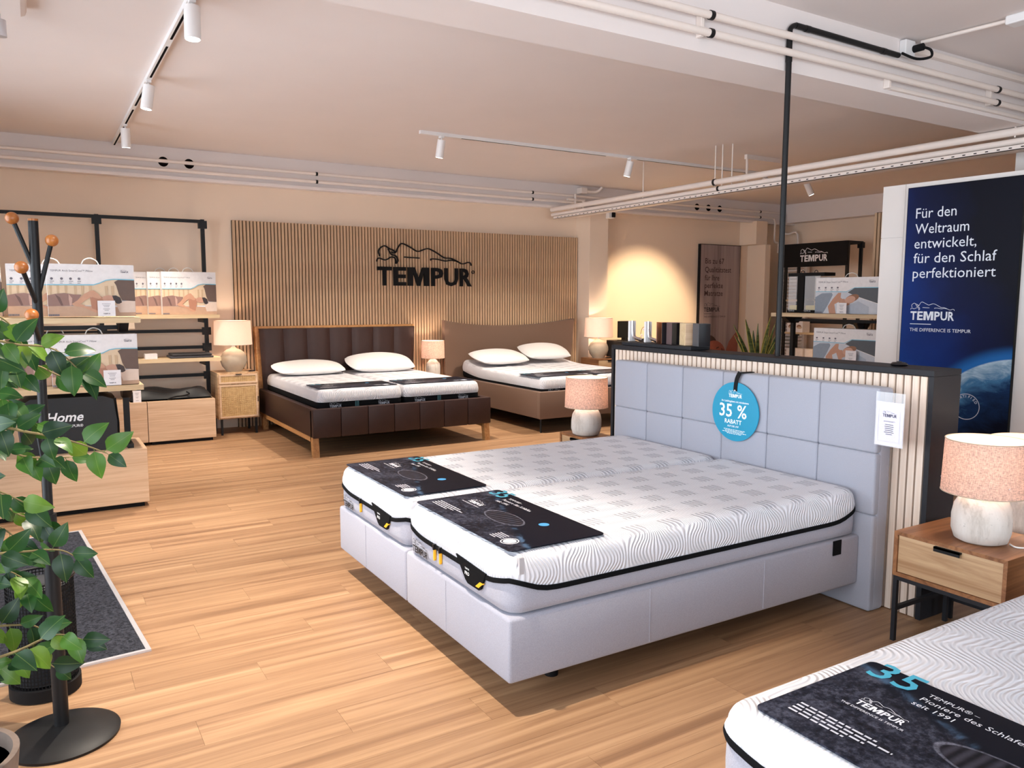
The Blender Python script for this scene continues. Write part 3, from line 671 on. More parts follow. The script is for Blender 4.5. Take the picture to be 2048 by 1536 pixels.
def mattress(label, loc, rz, L, W, H, low, quilt, group, band=True, dip=.05, lowmat='greycore', raise_head=0):
    """local: foot at -x, head at +x, bottom at z=0"""
    t = thing('mattress', label, 'mattress', loc, rz, group, local=True)
    P = perim(L, W, .07); n = len(P)
    def zb(x, y, ny):
        if not band: return low
        d = min(abs(abs(x) - L / 2), .4) if abs(ny) > .5 else min(abs(abs(y) - W / 2), .4)
        return low + dip * math.exp(-(d / .10) ** 2) + (.018 if abs(ny) < .5 else 0) * (1 - math.exp(-(d / .10) ** 2))
    lift = lambda x, z: z + (raise_head * max(0, x - .3) ** 2 if raise_head else 0)
    Z = [zb(x, y, ny) for x, y, nx, ny in P]
    bl = B(); RR = [[(x - nx * .02, y - ny * .02, lift(x, 0)) for x, y, nx, ny in P]]
    for k in range(5): RR.append([(x + nx * .004 * math.sin(math.pi * k / 4), y + ny * .004 * math.sin(math.pi * k / 4), lift(x, .012 + (z - .012) * k / 4)) for (x, y, nx, ny), z in zip(P, Z)])
    rings(bl, RR); bl.f.append(tuple(range(n - 1, -1, -1))); bl.m.append(0)
    obj('lower_cover', bl, lowmat, t, 60)
    bw = B(); rr = .05; RR = []
    for k in range(5):
        q = k / 4; RR.append([(x + nx * (.003 + .006 * math.sin(math.pi * q)), y + ny * (.003 + .006 * math.sin(math.pi * q)), lift(x, z + (H - rr - z) * q)) for (x, y, nx, ny), z in zip(P, Z)])
    for k in range(1, 6):
        a = math.pi / 2 * k / 5; d = rr * (1 - math.cos(a)) - .003 * (1 - k / 5); RR.append([(x - nx * d, y - ny * d, lift(x, H - rr + rr * math.sin(a))) for x, y, nx, ny in P])
    for k in range(1, 13):
        d = rr + (W / 2 - rr - .01) * k / 12; Q = perim(L - 2 * d, W - 2 * d, max(.07 - d, .004)); crown = .002 * (1 - (1 - k / 12) ** 2)
        RR.append([(x, y, lift(x, H + crown)) for x, y, _, _ in Q])
    rings(bw, RR, 0, True); obj('upper_cover', bw, quilt, t, 75)
    if band:
        b = B(); RR = []
        for o_, dz in ((0, -.011), (.010, -.009), (.012, 0), (.010, .009), (.0, .011)): RR.append([(x + nx * o_, y + ny * o_, z + dz) for (x, y, nx, ny), z in zip(P, Z)])
        rings(b, RR); obj('zip_band', b, 'blackcloth', t, 60)
    return t
MB = .375
ff = lambda x0, y0: (lambda u, v, w: (x0 - w, y0 - u, v))          # a surface facing -x in local space, read left to right
def pro_details(t, L, W, low, double):
    """logo, yellow zip pulls and black tag on the foot end"""
    f = ff(-L / 2 - .006, W / 2)
    b = B(); logo(b, .075, low - .083, .15, f, 0, .004, stroke=.014); obj('foot_logo', b, 'blackmatt', t)
    for u in ((.30, .355) if double else (.34,)):
        p = obj('zip_pull', B().prism([(u - .005, low - .016), (u + .005, low - .016), (u + .006, low - .056), (u + .003, low - .063), (u - .003, low - .063), (u - .006, low - .056)], f, .009), 'yellow', t)
        obj('slider', B().prism([(u - .006, low + .008), (u + .006, low + .008), (u + .004, low - .016), (u - .004, low - .016)], f, .013), 'black', p)
    tg = obj('product_tag', B().prism([(.50, low + .025), (.58, low - .055), (.60, low - .066), (.69, low - .066), (.705, low - .056), (.74, low + .012)], f, .008), 'blackcloth', t)
    b = B(); put_text(b, 'TEMPUR', .578, low - .012, f, .036, bold=.02, w=.0085); put_text(b, 'PRO', .578, low - .034, f, .036, bold=.02, w=.0085); obj('tag_lettering', b, flat(240, 240, 240), tg)
    obj('tag_flash', B().prism([(.665, low - .056), (.70, low - .030), (.725, low - .030), (.69, low - .056)], f, .0095), 'yellow', tg)
    obj('side_label', B().box(-L / 2 + .03, -L / 2 + .05, -W / 2 - .016, -W / 2 - .006, low + .055, low + .115), 'alu', t)
def moon_card(label, loc, rz, group):
    t = thing('info_card', label, 'card', loc, rz, group, local=True)
    cw, cd, r = .41, .215, .018; b = B(); poly = []
    for cx, cy, a0 in ((cd - r, cw - r, 0), (-cd + r, cw - r, 90), (-cd + r, -cw + r, 180), (cd - r, -cw + r, 270)):
        for k in range(5): a = R(a0 + 22.5 * k); poly.append((cx + r * math.cos(a), cy + r * math.sin(a)))
    b.prism(poly, lambda u, v, w: (u, v, w), .004); obj('sheet', b, 'moon', t)
    f = lambda u, v, w: (v - cd, cw - u, .0046 + w)
    b = B(); logo(b, .105, .205, .115, f); put_text(b, 'THE DIFFERENCE IS TEMPUR', .085, .185, f, .15); obj('logo_print', b, flat(226, 228, 236), t); b = B()
    put_text(b, 'TEMPUR\u00ae \u2013', .175, .375, f, .115); put_text(b, 'Pioniere des Schlafes,', .175, .343, f, .235); put_text(b, 'seit 1991', .175, .311, f, .092)
    obj('slogan', b, flat(226, 228, 236), t); b = B(); fake_lines(b, .045, .10, .23, 4, .014, .006, f, 0, seed=3); obj('small_print', b, flat(200, 202, 212), t); b = B(); fake_lines(b, .60, .085, .07, 5, .012, .005, f, 0, seed=5)
    obj('small_print', b, flat(200, 202, 212), t); b = B(); n = 24; b.ribbon([(.715 + .034 * math.cos(2 * math.pi * k / n), .06 + .034 * math.sin(2 * math.pi * k / n)) for k in range(n + 1)], .004, f)
    b.sheet([(.715 + .026 * math.cos(2 * math.pi * k / n), .06 + .026 * math.sin(2 * math.pi * k / n)) for k in range(n)], f)
    obj('seal_print', b, flat(226, 228, 236), t)
    b = B(); put_text(b, '35', .03, .355, f, .115, bold=.010, w=.0004); obj('anniversary_number', b, flat(70, 170, 200, .2), t)
    b = B(); b.sheet([(.60 + .022 * math.cos(2 * math.pi * k / n), .29 + .022 * math.sin(2 * math.pi * k / n)) for k in range(n)], f, .0003); obj('earth_print', b, flat(70, 150, 205), t)
    return t
for y, lab, dbl, q in ((2.766, 'quilted white and grey mattress on the grey bed, nearer the camera', True, 0), (3.683, 'quilted white and grey mattress on the grey bed, farther from the camera', False, 1)):
    t = mattress(lab, (2.394, y, MB), 0, 1.985, .896, .228, .082, 'quilt', 'mattresses on the grey bed'); pro_details(t, 1.985, .896, .105, dbl)
    moon_card('black moon-footprint info card on the %s grey-bed mattress' % ('near' if dbl else 'far'), (1.635, y - .01 if dbl else y, MB + .232), 0, 'moon footprint cards')
obj_tag = None

bd = thing('box_spring_bed', 'grey fabric box spring bed with tall quilted headboard', 'bed', (2.4, 3.2, 0))
for y0, y1 in ((2.311, 3.223), (3.229, 4.139)):
    p = obj('base_box', B().box(1.394, 3.392, y0, y1, .127, .372, bev=.014, seg=3), 'grey', bd, 40)
    b = B()
    for x in (2.055, 2.72):
        b.tube([(x, y0 - .0005, .14), (x, y0 - .0005, .36)], .0022, 6)
    b.tube([(1.3935, (y0 + y1) / 2 + .05, .14), (1.3935, (y0 + y1) / 2 + .05, .36)], .0022, 6)
    obj('seam', b, 'greycore', p)
for x, y in ((1.72, 2.52), (1.75, 3.95), (3.1, 2.95), (3.1, 3.95)): obj('leg', B().lathe([(.028, 0), (.028, .13)], 20, (x, y, 0)), 'blackmatt', bd, 40)
hb = obj('headboard', B().box(3.41, 3.505, 2.24, 4.22, .0, 1.098, bev=.02, seg=3), 'linen', bd, 40)
for c in range(6):
    for z0, z1 in ((.482, .785), (.785, 1.10)):
        y0 = 2.242 + c * .3295; obj('panel', B().box(3.386, 3.46, y0, y0 + .3295, z0, z1, bev=.013, seg=3), 'linen', hb, 40)
obj('lower_panel', B().box(3.390, 3.46, 2.242, 4.219, .004, .482, bev=.012, seg=3), 'linen', hb, 40)
obj('fabric_tag', B().box(3.19, 3.25, 2.306, 2.3115, .30, .372, bev=.002), 'blackcloth', bd)

# bed in the right foreground
t = mattress('quilted white mattress with wavy relief, cut off at the right', (2.29, .765, MB), 0, 2.0, .91, .228, .115, 'quiltw', None, dip=.045)
moon_card('large black moon-footprint info card in the right foreground', (1.545, .735, MB + .232), 0, 'moon footprint cards')
bn = thing('box_spring_bed', 'grey box spring under the wavy mattress in the right foreground', 'bed', (2.3, .76, 0))
obj('base_box', B().box(1.292, 3.29, .315, 1.215, .127, .372, bev=.014, seg=3), 'grey', bn, 40)
for x, y in ((1.75, .5), (1.75, 1.0), (3.0, .5), (3.0, 1.0)): obj('leg', B().lathe([(.028, 0), (.028, .13)], 20, (x, y, 0)), 'blackmatt', bn, 40)

def pillow(label, loc, rot, sx=.36, sy=.25, h=.085, group=None):
    n = 22; b = B(); vs = []; fs = []
    for s in (1, -1):
        o = len(vs)
        for i in range(n + 1):
            for j in range(n + 1):
                u = -1 + 2 * i / n; v = -1 + 2 * j / n; k = max(0, (1 - abs(u) ** 2.4) * (1 - abs(v) ** 2.6)) ** .52
                pin = 1 - .06 * (u * v) ** 2; wob = 1 + .03 * math.sin(5 * u + 2 * v)
                vs.append((u * sx * pin * (1 - .05 * v * v), v * sy * pin * (1 - .07 * u * u), s * h * k * wob * (1 if s > 0 else .75)))
        for i in range(n):
            for j in range(n):
                q = (o + i * (n + 1) + j, o + (i + 1) * (n + 1) + j, o + (i + 1) * (n + 1) + j + 1, o + i * (n + 1) + j + 1); fs.append(q if s > 0 else q[::-1])
    b.add(vs, fs); o = obj('pillow', b, 'pillow', None, 80, off=(0, 0, 0)); o.location = loc; o.rotation_euler = rot
    return tag(o, label, 'pillow', group)

# dark brown leather bed
bb = thing('leather_bed', 'dark brown leather bed with oak legs and channelled headboard', 'bed', (3.18, 8.3, 0))
obj('side_rail', B().box(2.205, 2.275, 7.28, 9.32, .19, .465, bev=.012), 'leather', bb, 40); obj('side_rail', B().box(4.075, 4.145, 7.28, 9.32, .19, .465, bev=.012), 'leather', bb, 40)
obj('slat_base', B().box(2.275, 4.075, 7.345, 9.32, .30, .44), 'blackmatt', bb)
ft = obj('footboard', B().box(2.205, 4.145, 7.29, 7.345, .188, .462, bev=.012), 'leather', bb, 40)
for k in range(7): x = 2.207 + k * .2766; obj('channel', B().box(x, x + .2766, 7.255, 7.31, .186, .466, bev=.012), 'leather', ft, 40)
for x in (2.24, 4.11):
    obj('skid_rail', B().box(x - .03, x + .03, 7.34, 9.30, .145, .19), 'bedoak', bb)
    for y0, yt in ((7.30, 7.33), (9.22, 9.22)):
        b = B(); b.add([(x - .03, y0 - .03, 0), (x + .03, y0 - .03, 0), (x + .03, y0 + .03, 0), (x - .03, y0 + .03, 0), (x - .03, yt - .035, .19), (x + .03, yt - .035, .19), (x + .03, yt + .035, .19), (x - .03, yt + .035, .19)], [(0, 3, 2, 1), (4, 5, 6, 7), (0, 1, 5, 4), (1, 2, 6, 5), (2, 3, 7, 6), (3, 0, 4, 7)]); obj('leg', b, 'bedoak', bb)
hbp = [(2.235, .15), (4.165, .15), (4.205, 1.185), (2.19, 1.185)]
obj('headboard_frame', B().prism(hbp, lambda u, v, w: (u, 9.46 - w, v), .09), 'bedoak', bb)
for k in range(7):
    def xe(t, z): a = 2.235 + (2.19 - 2.235) * (z - .15) / 1.035 + .035; c = 4.165 + (4.205 - 4.165) * (z - .15) / 1.035 - .012; return a + (c - a) * t
    z0, z1 = .16, 1.155; poly = [(xe(k / 7, z0), z0), (xe((k + 1) / 7, z0), z0), (xe((k + 1) / 7, z1), z1), (xe(k / 7, z1), z1)]
    b = B(); vs = []; n = 8
    for i in range(n + 1):
        t = (k + i / n) / 7; d = .075 + .028 * (1 - (2 * i / n - 1) ** 4)
        vs += [(xe(t, z0), 9.40 - d, z0), (xe(t, z1), 9.40 - d + .004, z1), (xe(t, z1), 9.375, z1 + .006)]
    fs = []
    for i in range(n):
        for j in range(2): fs.append((i * 3 + j, (i + 1) * 3 + j, (i + 1) * 3 + j + 1, i * 3 + j + 1))
    b.add(vs, fs); obj('headboard_channel', b, 'leather', bb, 60)
for x, w in ((2.73, 'left'), (3.625, 'right')):
    t = mattress('white mattress with black lower cover on the %s half of the brown bed' % w, (x, 8.33, .44), R(90), 1.96, .872, .195, .075, 'quilt', 'mattresses on the brown bed', False, lowmat='blackcloth')
    b = B(); f = ff(-.986, .43)
    logo(b, .10, .022, .12, f, stroke=.012); logo(b, .60, .022, .12, f, stroke=.012); obj('foot_logo', b, flat(150, 158, 172), t)
    b = B()
    for u in (.36, .375, .39): b.sheet([(u, .012), (u + .006, .012), (u + .006, .07), (u, .07)], f)
    obj('foot_stripe', b, flat(70, 120, 130), t)
    moon_card('black info card lying on the %s mattress of the brown bed' % w, (x, 7.63, .44 + .199), R(90), 'moon footprint cards')
pillow('white pillow on the left side of the brown bed', (2.70, 9.0, .712), (R(8), 0, R(2)), .41, .25, .075, 'pillows on the brown bed')
pillow('puffy white pillow on the right side of the brown bed', (3.58, 9.0, .735), (R(13), 0, R(-2)), .41, .26, .10, 'pillows on the brown bed')

# taupe bed
tb = thing('upholstered_bed', 'taupe upholstered bed with curved headboard behind the grey bed', 'bed', (5.65, 8.3, 0))
obj('side_rail', B().box(4.80, 4.87, 7.34, 9.36, .165, .47, bev=.012), 'taupe', tb, 40); obj('side_rail', B().box(6.47, 6.54, 7.34, 9.36, .165, .47, bev=.012), 'taupe', tb, 40)
obj('footboard', B().box(4.80, 6.54, 7.30, 7.36, .163, .472, bev=.012), 'taupe', tb, 40); obj('slat_base', B().box(4.87, 6.47, 7.36, 9.36, .30, .42), 'blackmatt', tb)
for x in (4.86, 6.48):
    for y in (7.37, 9.2): obj('leg', B().tube([(x, y, 0), (x, y, .17)], .012, 12), 'black', tb, 40)
n = 30; up = [(4.61 + 2.09 * i / n, 1.145 + .085 * abs(2 * i / n - 1) ** 2.2) for i in range(n + 1)]
b = B(); vs = []; fs = []
for i, (x, z) in enumerate(up):
    t_ = 2 * i / n - 1; cy = -.10 * abs(t_) ** 3; xb = x * .0 + 4.66 + 1.99 * i / n
    vs += [(xb, 9.42 + cy * .5, .1), (x, 9.40 + cy, z), (x, 9.46 + cy * .8, z), (xb, 9.47 + cy * .5, .1)]
for i in range(n):
    for j in range(4): fs.append((i * 4 + j, (i + 1) * 4 + j, (i + 1) * 4 + (j + 1) % 4, i * 4 + (j + 1) % 4))
fs += [(0, 1, 2, 3), tuple(n * 4 + j for j in (3, 2, 1, 0))]
b.add(vs, fs); obj('headboard', b, 'taupe', tb, 50)
for x, w in ((5.265, 'left'), (6.075, 'right')):
    t = mattress('white mattress on the %s half of the taupe bed, head raised' % w, (x, 8.35, .42), R(90), 1.96, .787, .205, .075, 'quilt', 'mattresses on the taupe bed', False, lowmat='blackcloth', raise_head=.16)
    b = B(); logo(b, .08, .02, .16, ff(-.986, .39), stroke=.012); obj('foot_logo', b, flat(150, 158, 172), t)
    moon_card('black info card lying on the %s mattress of the taupe bed' % w, (x, 7.64, .42 + .209), R(90), 'moon footprint cards')
pillow('white pillow on the left side of the taupe bed', (5.25, 8.98, .745), (R(12), 0, R(3)), .39, .25, .085, 'pillows on the taupe bed')
pillow('white pillow on the right side of the taupe bed', (6.02, 9.06, .79), (R(18), 0, R(-3)), .36, .23, .085, 'pillows on the taupe bed')

# ------------------------------------------------------------------ slatted partition behind the grey bed and what stands on it
pa = thing('partition', 'black framed half-height partition with pale slats behind the headboard', 'partition', (3.62, 3.24, 0))
obj('core', B().box(3.555, 3.735, 2.085, 4.395, .0, 1.16), 'felt', pa)
obj('top_board', B().box(3.515, 3.74, 2.06, 4.42, 1.162, 1.19, bev=.002), 'anthra', pa)
obj('end_board', B().box(3.517, 3.738, 2.06, 2.084, .0, 1.161), 'anthra', pa); obj('end_board', B().box(3.517, 3.738, 4.396, 4.42, .0, 1.161), 'anthra', pa)
slats(pa, 57, lambda i: ((3.522, 2.094 + i * .0403, .004), (.03, .031, 1.154)), 'slat2')
tr = single('sample_tray', B().box(3.545, 3.715, 3.66, 4.34, 1.191, 1.214, bev=.003), 'anthra', 'low dark tray carrying material samples on the partition', 'tray')
smp = [(4.00, 'copper'), (3.90, 'mauve'), (3.775, 'oak'), (3.655, 'grey')]
sm = {'copper': (plain('copper_mirror', srgb(196, 138, 104), .12, 1), 'glassy', 'shiny copper sample block on the tray, nearest the chrome legs'), 'mauve': (fabric('mauve_fabric', srgb(98, 74, 74), 300, .15), 'glassy', 'brown fabric sample block on the tray, second from the chrome legs'),
      'oak': ('shelf', 'oak', 'pale oak sample block in the middle of the tray'), 'grey': (plain('grey_leg_paint', srgb(86, 86, 90), .5), 'glassy', 'grey sample block with dark side at the near end of the tray')}
for y, k in smp:
    a, c, lab = sm[k]; t = thing('sample_block', lab, 'sample block', (3.63, y, 1.215), R(-20), 'furniture foot samples', local=True)
    obj('block', B().box(-.04, .04, -.045, .045, 0, .145, bev=.002), a if not isinstance(a, str) else a, t)
    obj('side_plate', B().box(-.038, .038, -.049, -.0455, .002, .143), c, t)  # thin plate, darker in colour than the block itself
for y, lab in ((4.30, 'curved chrome bed leg sample at the far end of the tray'), (4.13, 'upright chrome bed leg sample beside the copper block')):
    t = thing('leg_sample', lab, 'leg sample', (3.63, y, 1.215), 0, 'chrome leg samples')
    b = B(); pts = smooth_line([(3.63, y + .035, 1.36), (3.63, y + .03, 1.30), (3.63, y + .015, 1.25), (3.63, y - .03, 1.235), (3.63, y - .08, 1.228)], 5)
    b.tube(pts, .012, 12); obj('runner', b, 'chrome', t, 60); obj('upright', B().box(3.60, 3.66, y + .028, y + .044, 1.215, 1.36, bev=.004), 'whitemetal', t)
rc = thing('remote_control', 'small black remote control lying on the right end of the partition', 'remote control', (3.62, 2.30, 1.19))
obj('body', B().lathe([(.0, 0), (.035, .001), (.042, .008), (.03, .018), (0, .02)], 24, (3.62, 2.30, 1.191)), 'glassy', rc, 50); obj('button', B().lathe([(.012, .0), (.012, .004), (0, .005)], 16, (3.62, 2.30, 1.209)), 'black', rc)

dc = thing('discount_tag', 'round turquoise discount tag hanging on the grey headboard', 'tag', (3.37, 3.115, .71))
n = 56; fd = lambda u, v, w: (3.376 - w, 3.115 - u, .88 + v)
obj('disc', B().prism([(.172 * math.cos(2 * math.pi * k / n), .168 * math.sin(2 * math.pi * k / n)) for k in range(n)], fd, .006), plain('turquoise_card', srgb(8, 142, 178), .35, var=.03), dc)
b = B(); w_ = .0066
logo(b, -.049, .080, .098, fd, 0, w_); obj('logo_print', b, flat(244, 248, 250), dc); b = B(); put_text(b, 'Ihr Lieblingsbett mit mindestens', 0, .052, fd, .20, bold=.01, w=w_, align='c')
put_text(b, '35', -.115, -.032, fd, None, .073, bold=.012, w=w_); put_text(b, '%', .018, -.032, fd, None, .073, bold=.012, w=w_)
put_text(b, 'RABATT', -.01, -.070, fd, .125, bold=.015, w=w_, align='c'); put_text(b, 'AUF DIE UVP', -.01, -.090, fd, .085, bold=.012, w=w_, align='c')
obj('offer_lettering', b, flat(244, 248, 250), dc); b = B(); fake_lines(b, 0, -.106, .18, 4, .0075, .003, fd, 0, w_, 9, 'c'); obj('small_print', b, flat(244, 248, 250), dc)
obj('strap', B().ribbon(smooth_line([(.0, .118, 0), (.002, .15, 0), (.010, .19, 0), (.03, .226, 0)], 5), .026, fd, .0067, 0, .003).box(3.370, 3.47, 3.07, 3.10, 1.1015, 1.106), 'blackmatt', dc)
obj('rivet', B().sphere((3.365, 3.115, 1.002), .006), 'chrome', dc)
pt = thing('price_sheet', 'white price sheet in a clear pouch at the headboard corner', 'price sheet', (3.37, 2.175, .835))
fp = lambda u, v, w: (3.375 - w, 2.245 - u, .836 + v)
obj('paper', B().prism([(0, 0), (.137, 0), (.137, .205), (0, .205)], fp, .0015), flat(236, 228, 244), pt)
obj('pouch', B().prism([(-.003, -.003), (.142, -.003), (.142, .25), (-.003, .25)], lambda u, v, w: fp(u, v, w + .002), .0008), 'clear', pt)
b = B(); logo(b, .035, .135, .07, fp, 0, .0032); put_text(b, 'BOXSPRINGBETT', .07, .112, fp, .055, w=.0032, align='c'); fake_lines(b, .07, .098, .05, 6, .009, .003, fp, 0, .0032, 4, 'c')
obj('lettering', b, flat(70, 66, 92), pt); b = B(); b.ribbon([(.015, .02), (.122, .02), (.122, .18), (.015, .18), (.015, .02)], .0008, fp, .0032); obj('border_print', b, flat(150, 146, 170), pt)

# ------------------------------------------------------------------ table lamps and nightstands
def table_lamp(label, loc, kind):
    t = thing('table_lamp', label, 'lamp', loc, 0, 'table lamps', local=True)
    if kind == 'stone': prof = [(.001, 0), (.075, 0), (.10, .012), (.112, .05), (.113, .11), (.106, .155), (.09, .185), (.06, .205), (.032, .214), (.022, .222)]; r0, r1, z0, h = .162, .155, .212, .222; bm_, sm_ = 'stone', 'shade_linen'
    elif kind == 'round': prof = [(.001, 0), (.085, 0), (.09, .015), (.125, .06), (.142, .115), (.138, .165), (.112, .215), (.07, .245), (.035, .258), (.024, .275)]; r0, r1, z0, h = .205, .195, .30, .268; bm_, sm_ = 'clay', 'shade_white'
    else: prof = [(.001, 0), (.085, 0), (.092, .01), (.093, .13), (.085, .165), (.055, .20), (.03, .22), (.022, .235)]; r0, r1, z0, h = .152, .147, .235, .222; bm_, sm_ = 'stone', 'shade_linen'
    wob = (lambda a, z: .012 * math.sin(3 * a + 20 * z) + .008 * math.sin(7 * a)) if bm_ == 'stone' else None
    obj('base', B().lathe(prof, 48, (0, 0, 0), wob=wob), bm_, t, 50)
    obj('stem', B().tube([(0, 0, prof[-1][1] - .01), (0, 0, z0 + .09)], .012, 12), 'alu', t, 50)
    b = B(); n = 56; ring = []
    for r_, z in ((r0, z0), (r1, z0 + h), (r1 - .003, z0 + h), (r0 - .003, z0)): ring.append([(r_ * math.cos(2 * math.pi * j / n), r_ * math.sin(2 * math.pi * j / n), z) for j in range(n)])
    rings(b, ring[:2]); obj('shade', b, sm_, t, 40)
    b = B(); rings(b, [[(p[0], p[1], p[2] - .001) for p in ring[2]], ring[3]]); obj('shade_lining', b, 'shade_white', t, 40)
    obj('upper_rim', B().tube([(r1 * math.cos(2 * math.pi * j / n), r1 * math.sin(2 * math.pi * j / n), z0 + h) for j in range(n + 1)], .002, 6, cap=False), 'clay', t, 60); obj('lower_rim', B().tube([(r0 * math.cos(2 * math.pi * j / n), r0 * math.sin(2 * math.pi * j / n), z0) for j in range(n + 1)], .002, 6, cap=False), 'clay', t, 60)
    b = B()
    for a in (0, 120, 240): b.tube([(0, 0, z0 + .05), (r0 * math.cos(R(a)), r0 * math.sin(R(a)), z0 + .05)], .0025, 6)
    obj('shade_spider', b, 'alu', t)
    obj('bulb', B().sphere((0, 0, z0 + .085), .02), 'bulb', t, 60)
    L = bpy.data.lights.new('lamp_light', 'POINT'); L.energy = LAMP_W * (1.35 if kind == 'stone' else 2.6); L.color = LAMP_C; L.shadow_soft_size = .03
    lo = bpy.data.objects.new('lamp_light', L); COL.objects.link(lo); lo.location = (0, 0, z0 + .135); lo.parent = t
    return t
def wood_nightstand(label, loc, rz, ztop=.5, w=.47, d=.42, body=.20):
    """local: front faces -x, width along y"""
    t = thing('nightstand', label, 'nightstand', loc, rz, 'nightstands', local=True); z0 = ztop - body; k = .016
    b = B().box(-d / 2, d / 2, -w / 2, w / 2, ztop - k, ztop).box(-d / 2, d / 2, -w / 2, w / 2, z0, z0 + k).box(-d / 2, d / 2, -w / 2, -w / 2 + k, z0 + k, ztop - k).box(-d / 2, d / 2, w / 2 - k, w / 2, z0 + k, ztop - k).box(d / 2 - .01, d / 2, -w / 2 + k, w / 2 - k, z0 + k, ztop - k)
    obj('carcass', b, 'mango', t)
    dr = obj('drawer', B().box(-d / 2 + .008, -d / 2 + .028, -w / 2 + k + .002, w / 2 - k - .002, z0 + k + .002, ztop - k - .002), 'ash', t)
    obj('handle', B().box(-d / 2 - .010, -d / 2 + .01, -.055, .055, ztop - k - .012, ztop - k - .004).box(-d / 2 - .010, -d / 2 - .007, -.055, .055, ztop - k - .024, ztop - k - .004), 'black', dr)
    s = .018
    for sx in (-1, 1):
        for sy in (-1, 1): x = sx * (d / 2 - s / 2); y = sy * (w / 2 - s / 2 - .005); obj('leg', B().box(x - s / 2, x + s / 2, y - s / 2, y + s / 2, 0, z0), 'anthra', t)
    b = B()
    for z in (z0 - s, z0 - .16):
        for y in (-1, 1): yy = y * (w / 2 - s / 2 - .005); b.box(-d / 2 + s, d / 2 - s, yy - s / 2, yy + s / 2, z, z + s)
        for x in (-1, 1):
            if z < z0 - .1 and x < 0: continue
            xx = x * (d / 2 - s / 2); b.box(xx - s / 2, xx + s / 2, -w / 2 + s + .005, w / 2 - s - .005, z, z + s)
    obj('frame', b, 'anthra', t); return t
wood_nightstand('wooden nightstand with ash drawer and black frame in the right foreground', (3.415, 1.775, 0), 0, w=.475, d=.425)
ns = wood_nightstand('wooden nightstand hidden behind the far mattress of the grey bed', (3.52, 4.69, 0), 0, w=.40, d=.24)
table_lamp('linen table lamp on the right foreground nightstand, nearest the camera', (3.375, 1.735, .5), 'stone')
wood_nightstand('low wooden nightstand back to back behind the right foreground one', (3.875, 1.80, 0), R(180), .45, .44, .42)
table_lamp('linen table lamp cut off at the right edge behind another lamp', (3.86, 1.80, .45), 'stone')
table_lamp('linen table lamp with stone base behind the grey bed', (3.50, 4.69, .5), 'stone')
single('lamp_cord', B().tube(smooth_line([(3.42, 1.64, .504), (3.40, 1.60, .504), (3.46, 1.56, .504), (3.53, 1.545, .502)], 5), .0035, 8), 'cord', 'white lamp cord lying on the right foreground nightstand', 'cord', smooth=60)
rn = thing('nightstand', 'rattan fronted nightstand between the plinth and the brown bed', 'nightstand', (1.9, 9.17, 0))
obj('carcass', B().box(1.685, 2.125, 8.99, 9.38, .18, .695, bev=.003), 'ash', rn)
for nm, z0, z1 in (('drawer', .575, .675), ('door', .195, .56)):
    p = obj(nm, B().box(1.70, 2.11, 8.975, 8.99, z0, z0 + .018).box(1.70, 2.11, 8.975, 8.99, z1 - .018, z1).box(1.70, 1.72, 8.975, 8.99, z0 + .018, z1 - .018).box(2.09, 2.11, 8.975, 8.99, z0 + .018, z1 - .018), 'oak', rn)
    obj('rattan_panel', B().box(1.72, 2.09, 8.980, 8.988, z0 + .018, z1 - .018), 'rattan', p)
    obj('handle', B().box(1.875, 1.94, 8.960, 8.976, z1 - .004, z1 + .004) if nm == 'drawer' else B().box(2.108, 2.114, 8.962, 8.985, .36, .42), 'black', p)
for x in (1.72, 2.09):
    for y in (9.01, 9.36): obj('leg', B().box(x - .011, x + .011, y - .011, y + .011, 0, .18), 'black', rn)
table_lamp('lit table lamp with white shade on the rattan nightstand', (1.90, 9.16, .695), 'round')
single('phone', B().box(2.03, 2.10, 9.02, 9.10, .696, .708, bev=.003), 'glassy', 'small black device lying on the rattan nightstand', 'device')
wn_ = wood_nightstand('low wooden nightstand between the brown and taupe beds', (4.39, 9.22, 0), R(90), .515, .40, .36)
table_lamp('small linen table lamp glowing between the brown and taupe beds', (4.39, 9.2, .515), 'slim')
wood_nightstand('wooden nightstand beside the pillar at the right of the taupe bed', (6.95, 8.95, 0), R(90), .675, .46, .40, .22)
table_lamp('lit table lamp with white shade in front of the pillar', (6.88, 8.95, .675), 'round')
single('phone', B().box(6.95, 7.12, 8.82, 8.88, .676, .69, bev=.003), 'glassy', 'flat black device beside the lamp in front of the pillar', 'device')

# ------------------------------------------------------------------ white wall with the space poster
WA = R(2.7)
WX, WY = 6.13, 3.03
def wp(u, v, w): return (WX - math.sin(WA) * (-u) * -1 - w * math.cos(WA), WY + u * math.cos(WA) - w * math.sin(WA), v)   # u runs towards the back wall
b = B()
ww = struct('wall_partition', B().prism([(-2.2, 0), (1.052, 0), (1.052, 2.44), (-2.2, 2.44)], wp, -.16), 'white')
for u0, u1, z0, z1 in ((.86, 1.05, 0, 2.015), (.86, 1.05, 2.02, 2.438), (-2.2, .857, 0, 2.438)): struct('panel', B().prism([(u0, z0), (u1, z0), (u1, z1), (u0, z1)], wp, .012), 'white', ww)
po = thing('poster', 'tall dark blue space poster with white German slogan on the white wall', 'poster', wp(.39, 1.40, .012), WA, None, local=True)
PW, PH = .855, 2.0
obj('board', B().box(-.035, 0, -PW / 2, PW / 2, -.98, 1.0), 'blackmatt', po)
obj('space_print', B().add([(-.0355, PW / 2 - .004, -.976), (-.0355, -PW / 2 + .004, -.976), (-.0355, -PW / 2 + .004, .996), (-.0355, PW / 2 - .004, .996)], [(0, 1, 2, 3)]), 'space', po)
fpo = lambda u, v, w: (-.0362 - w, PW / 2 - u, v - 1.40)
b = B()
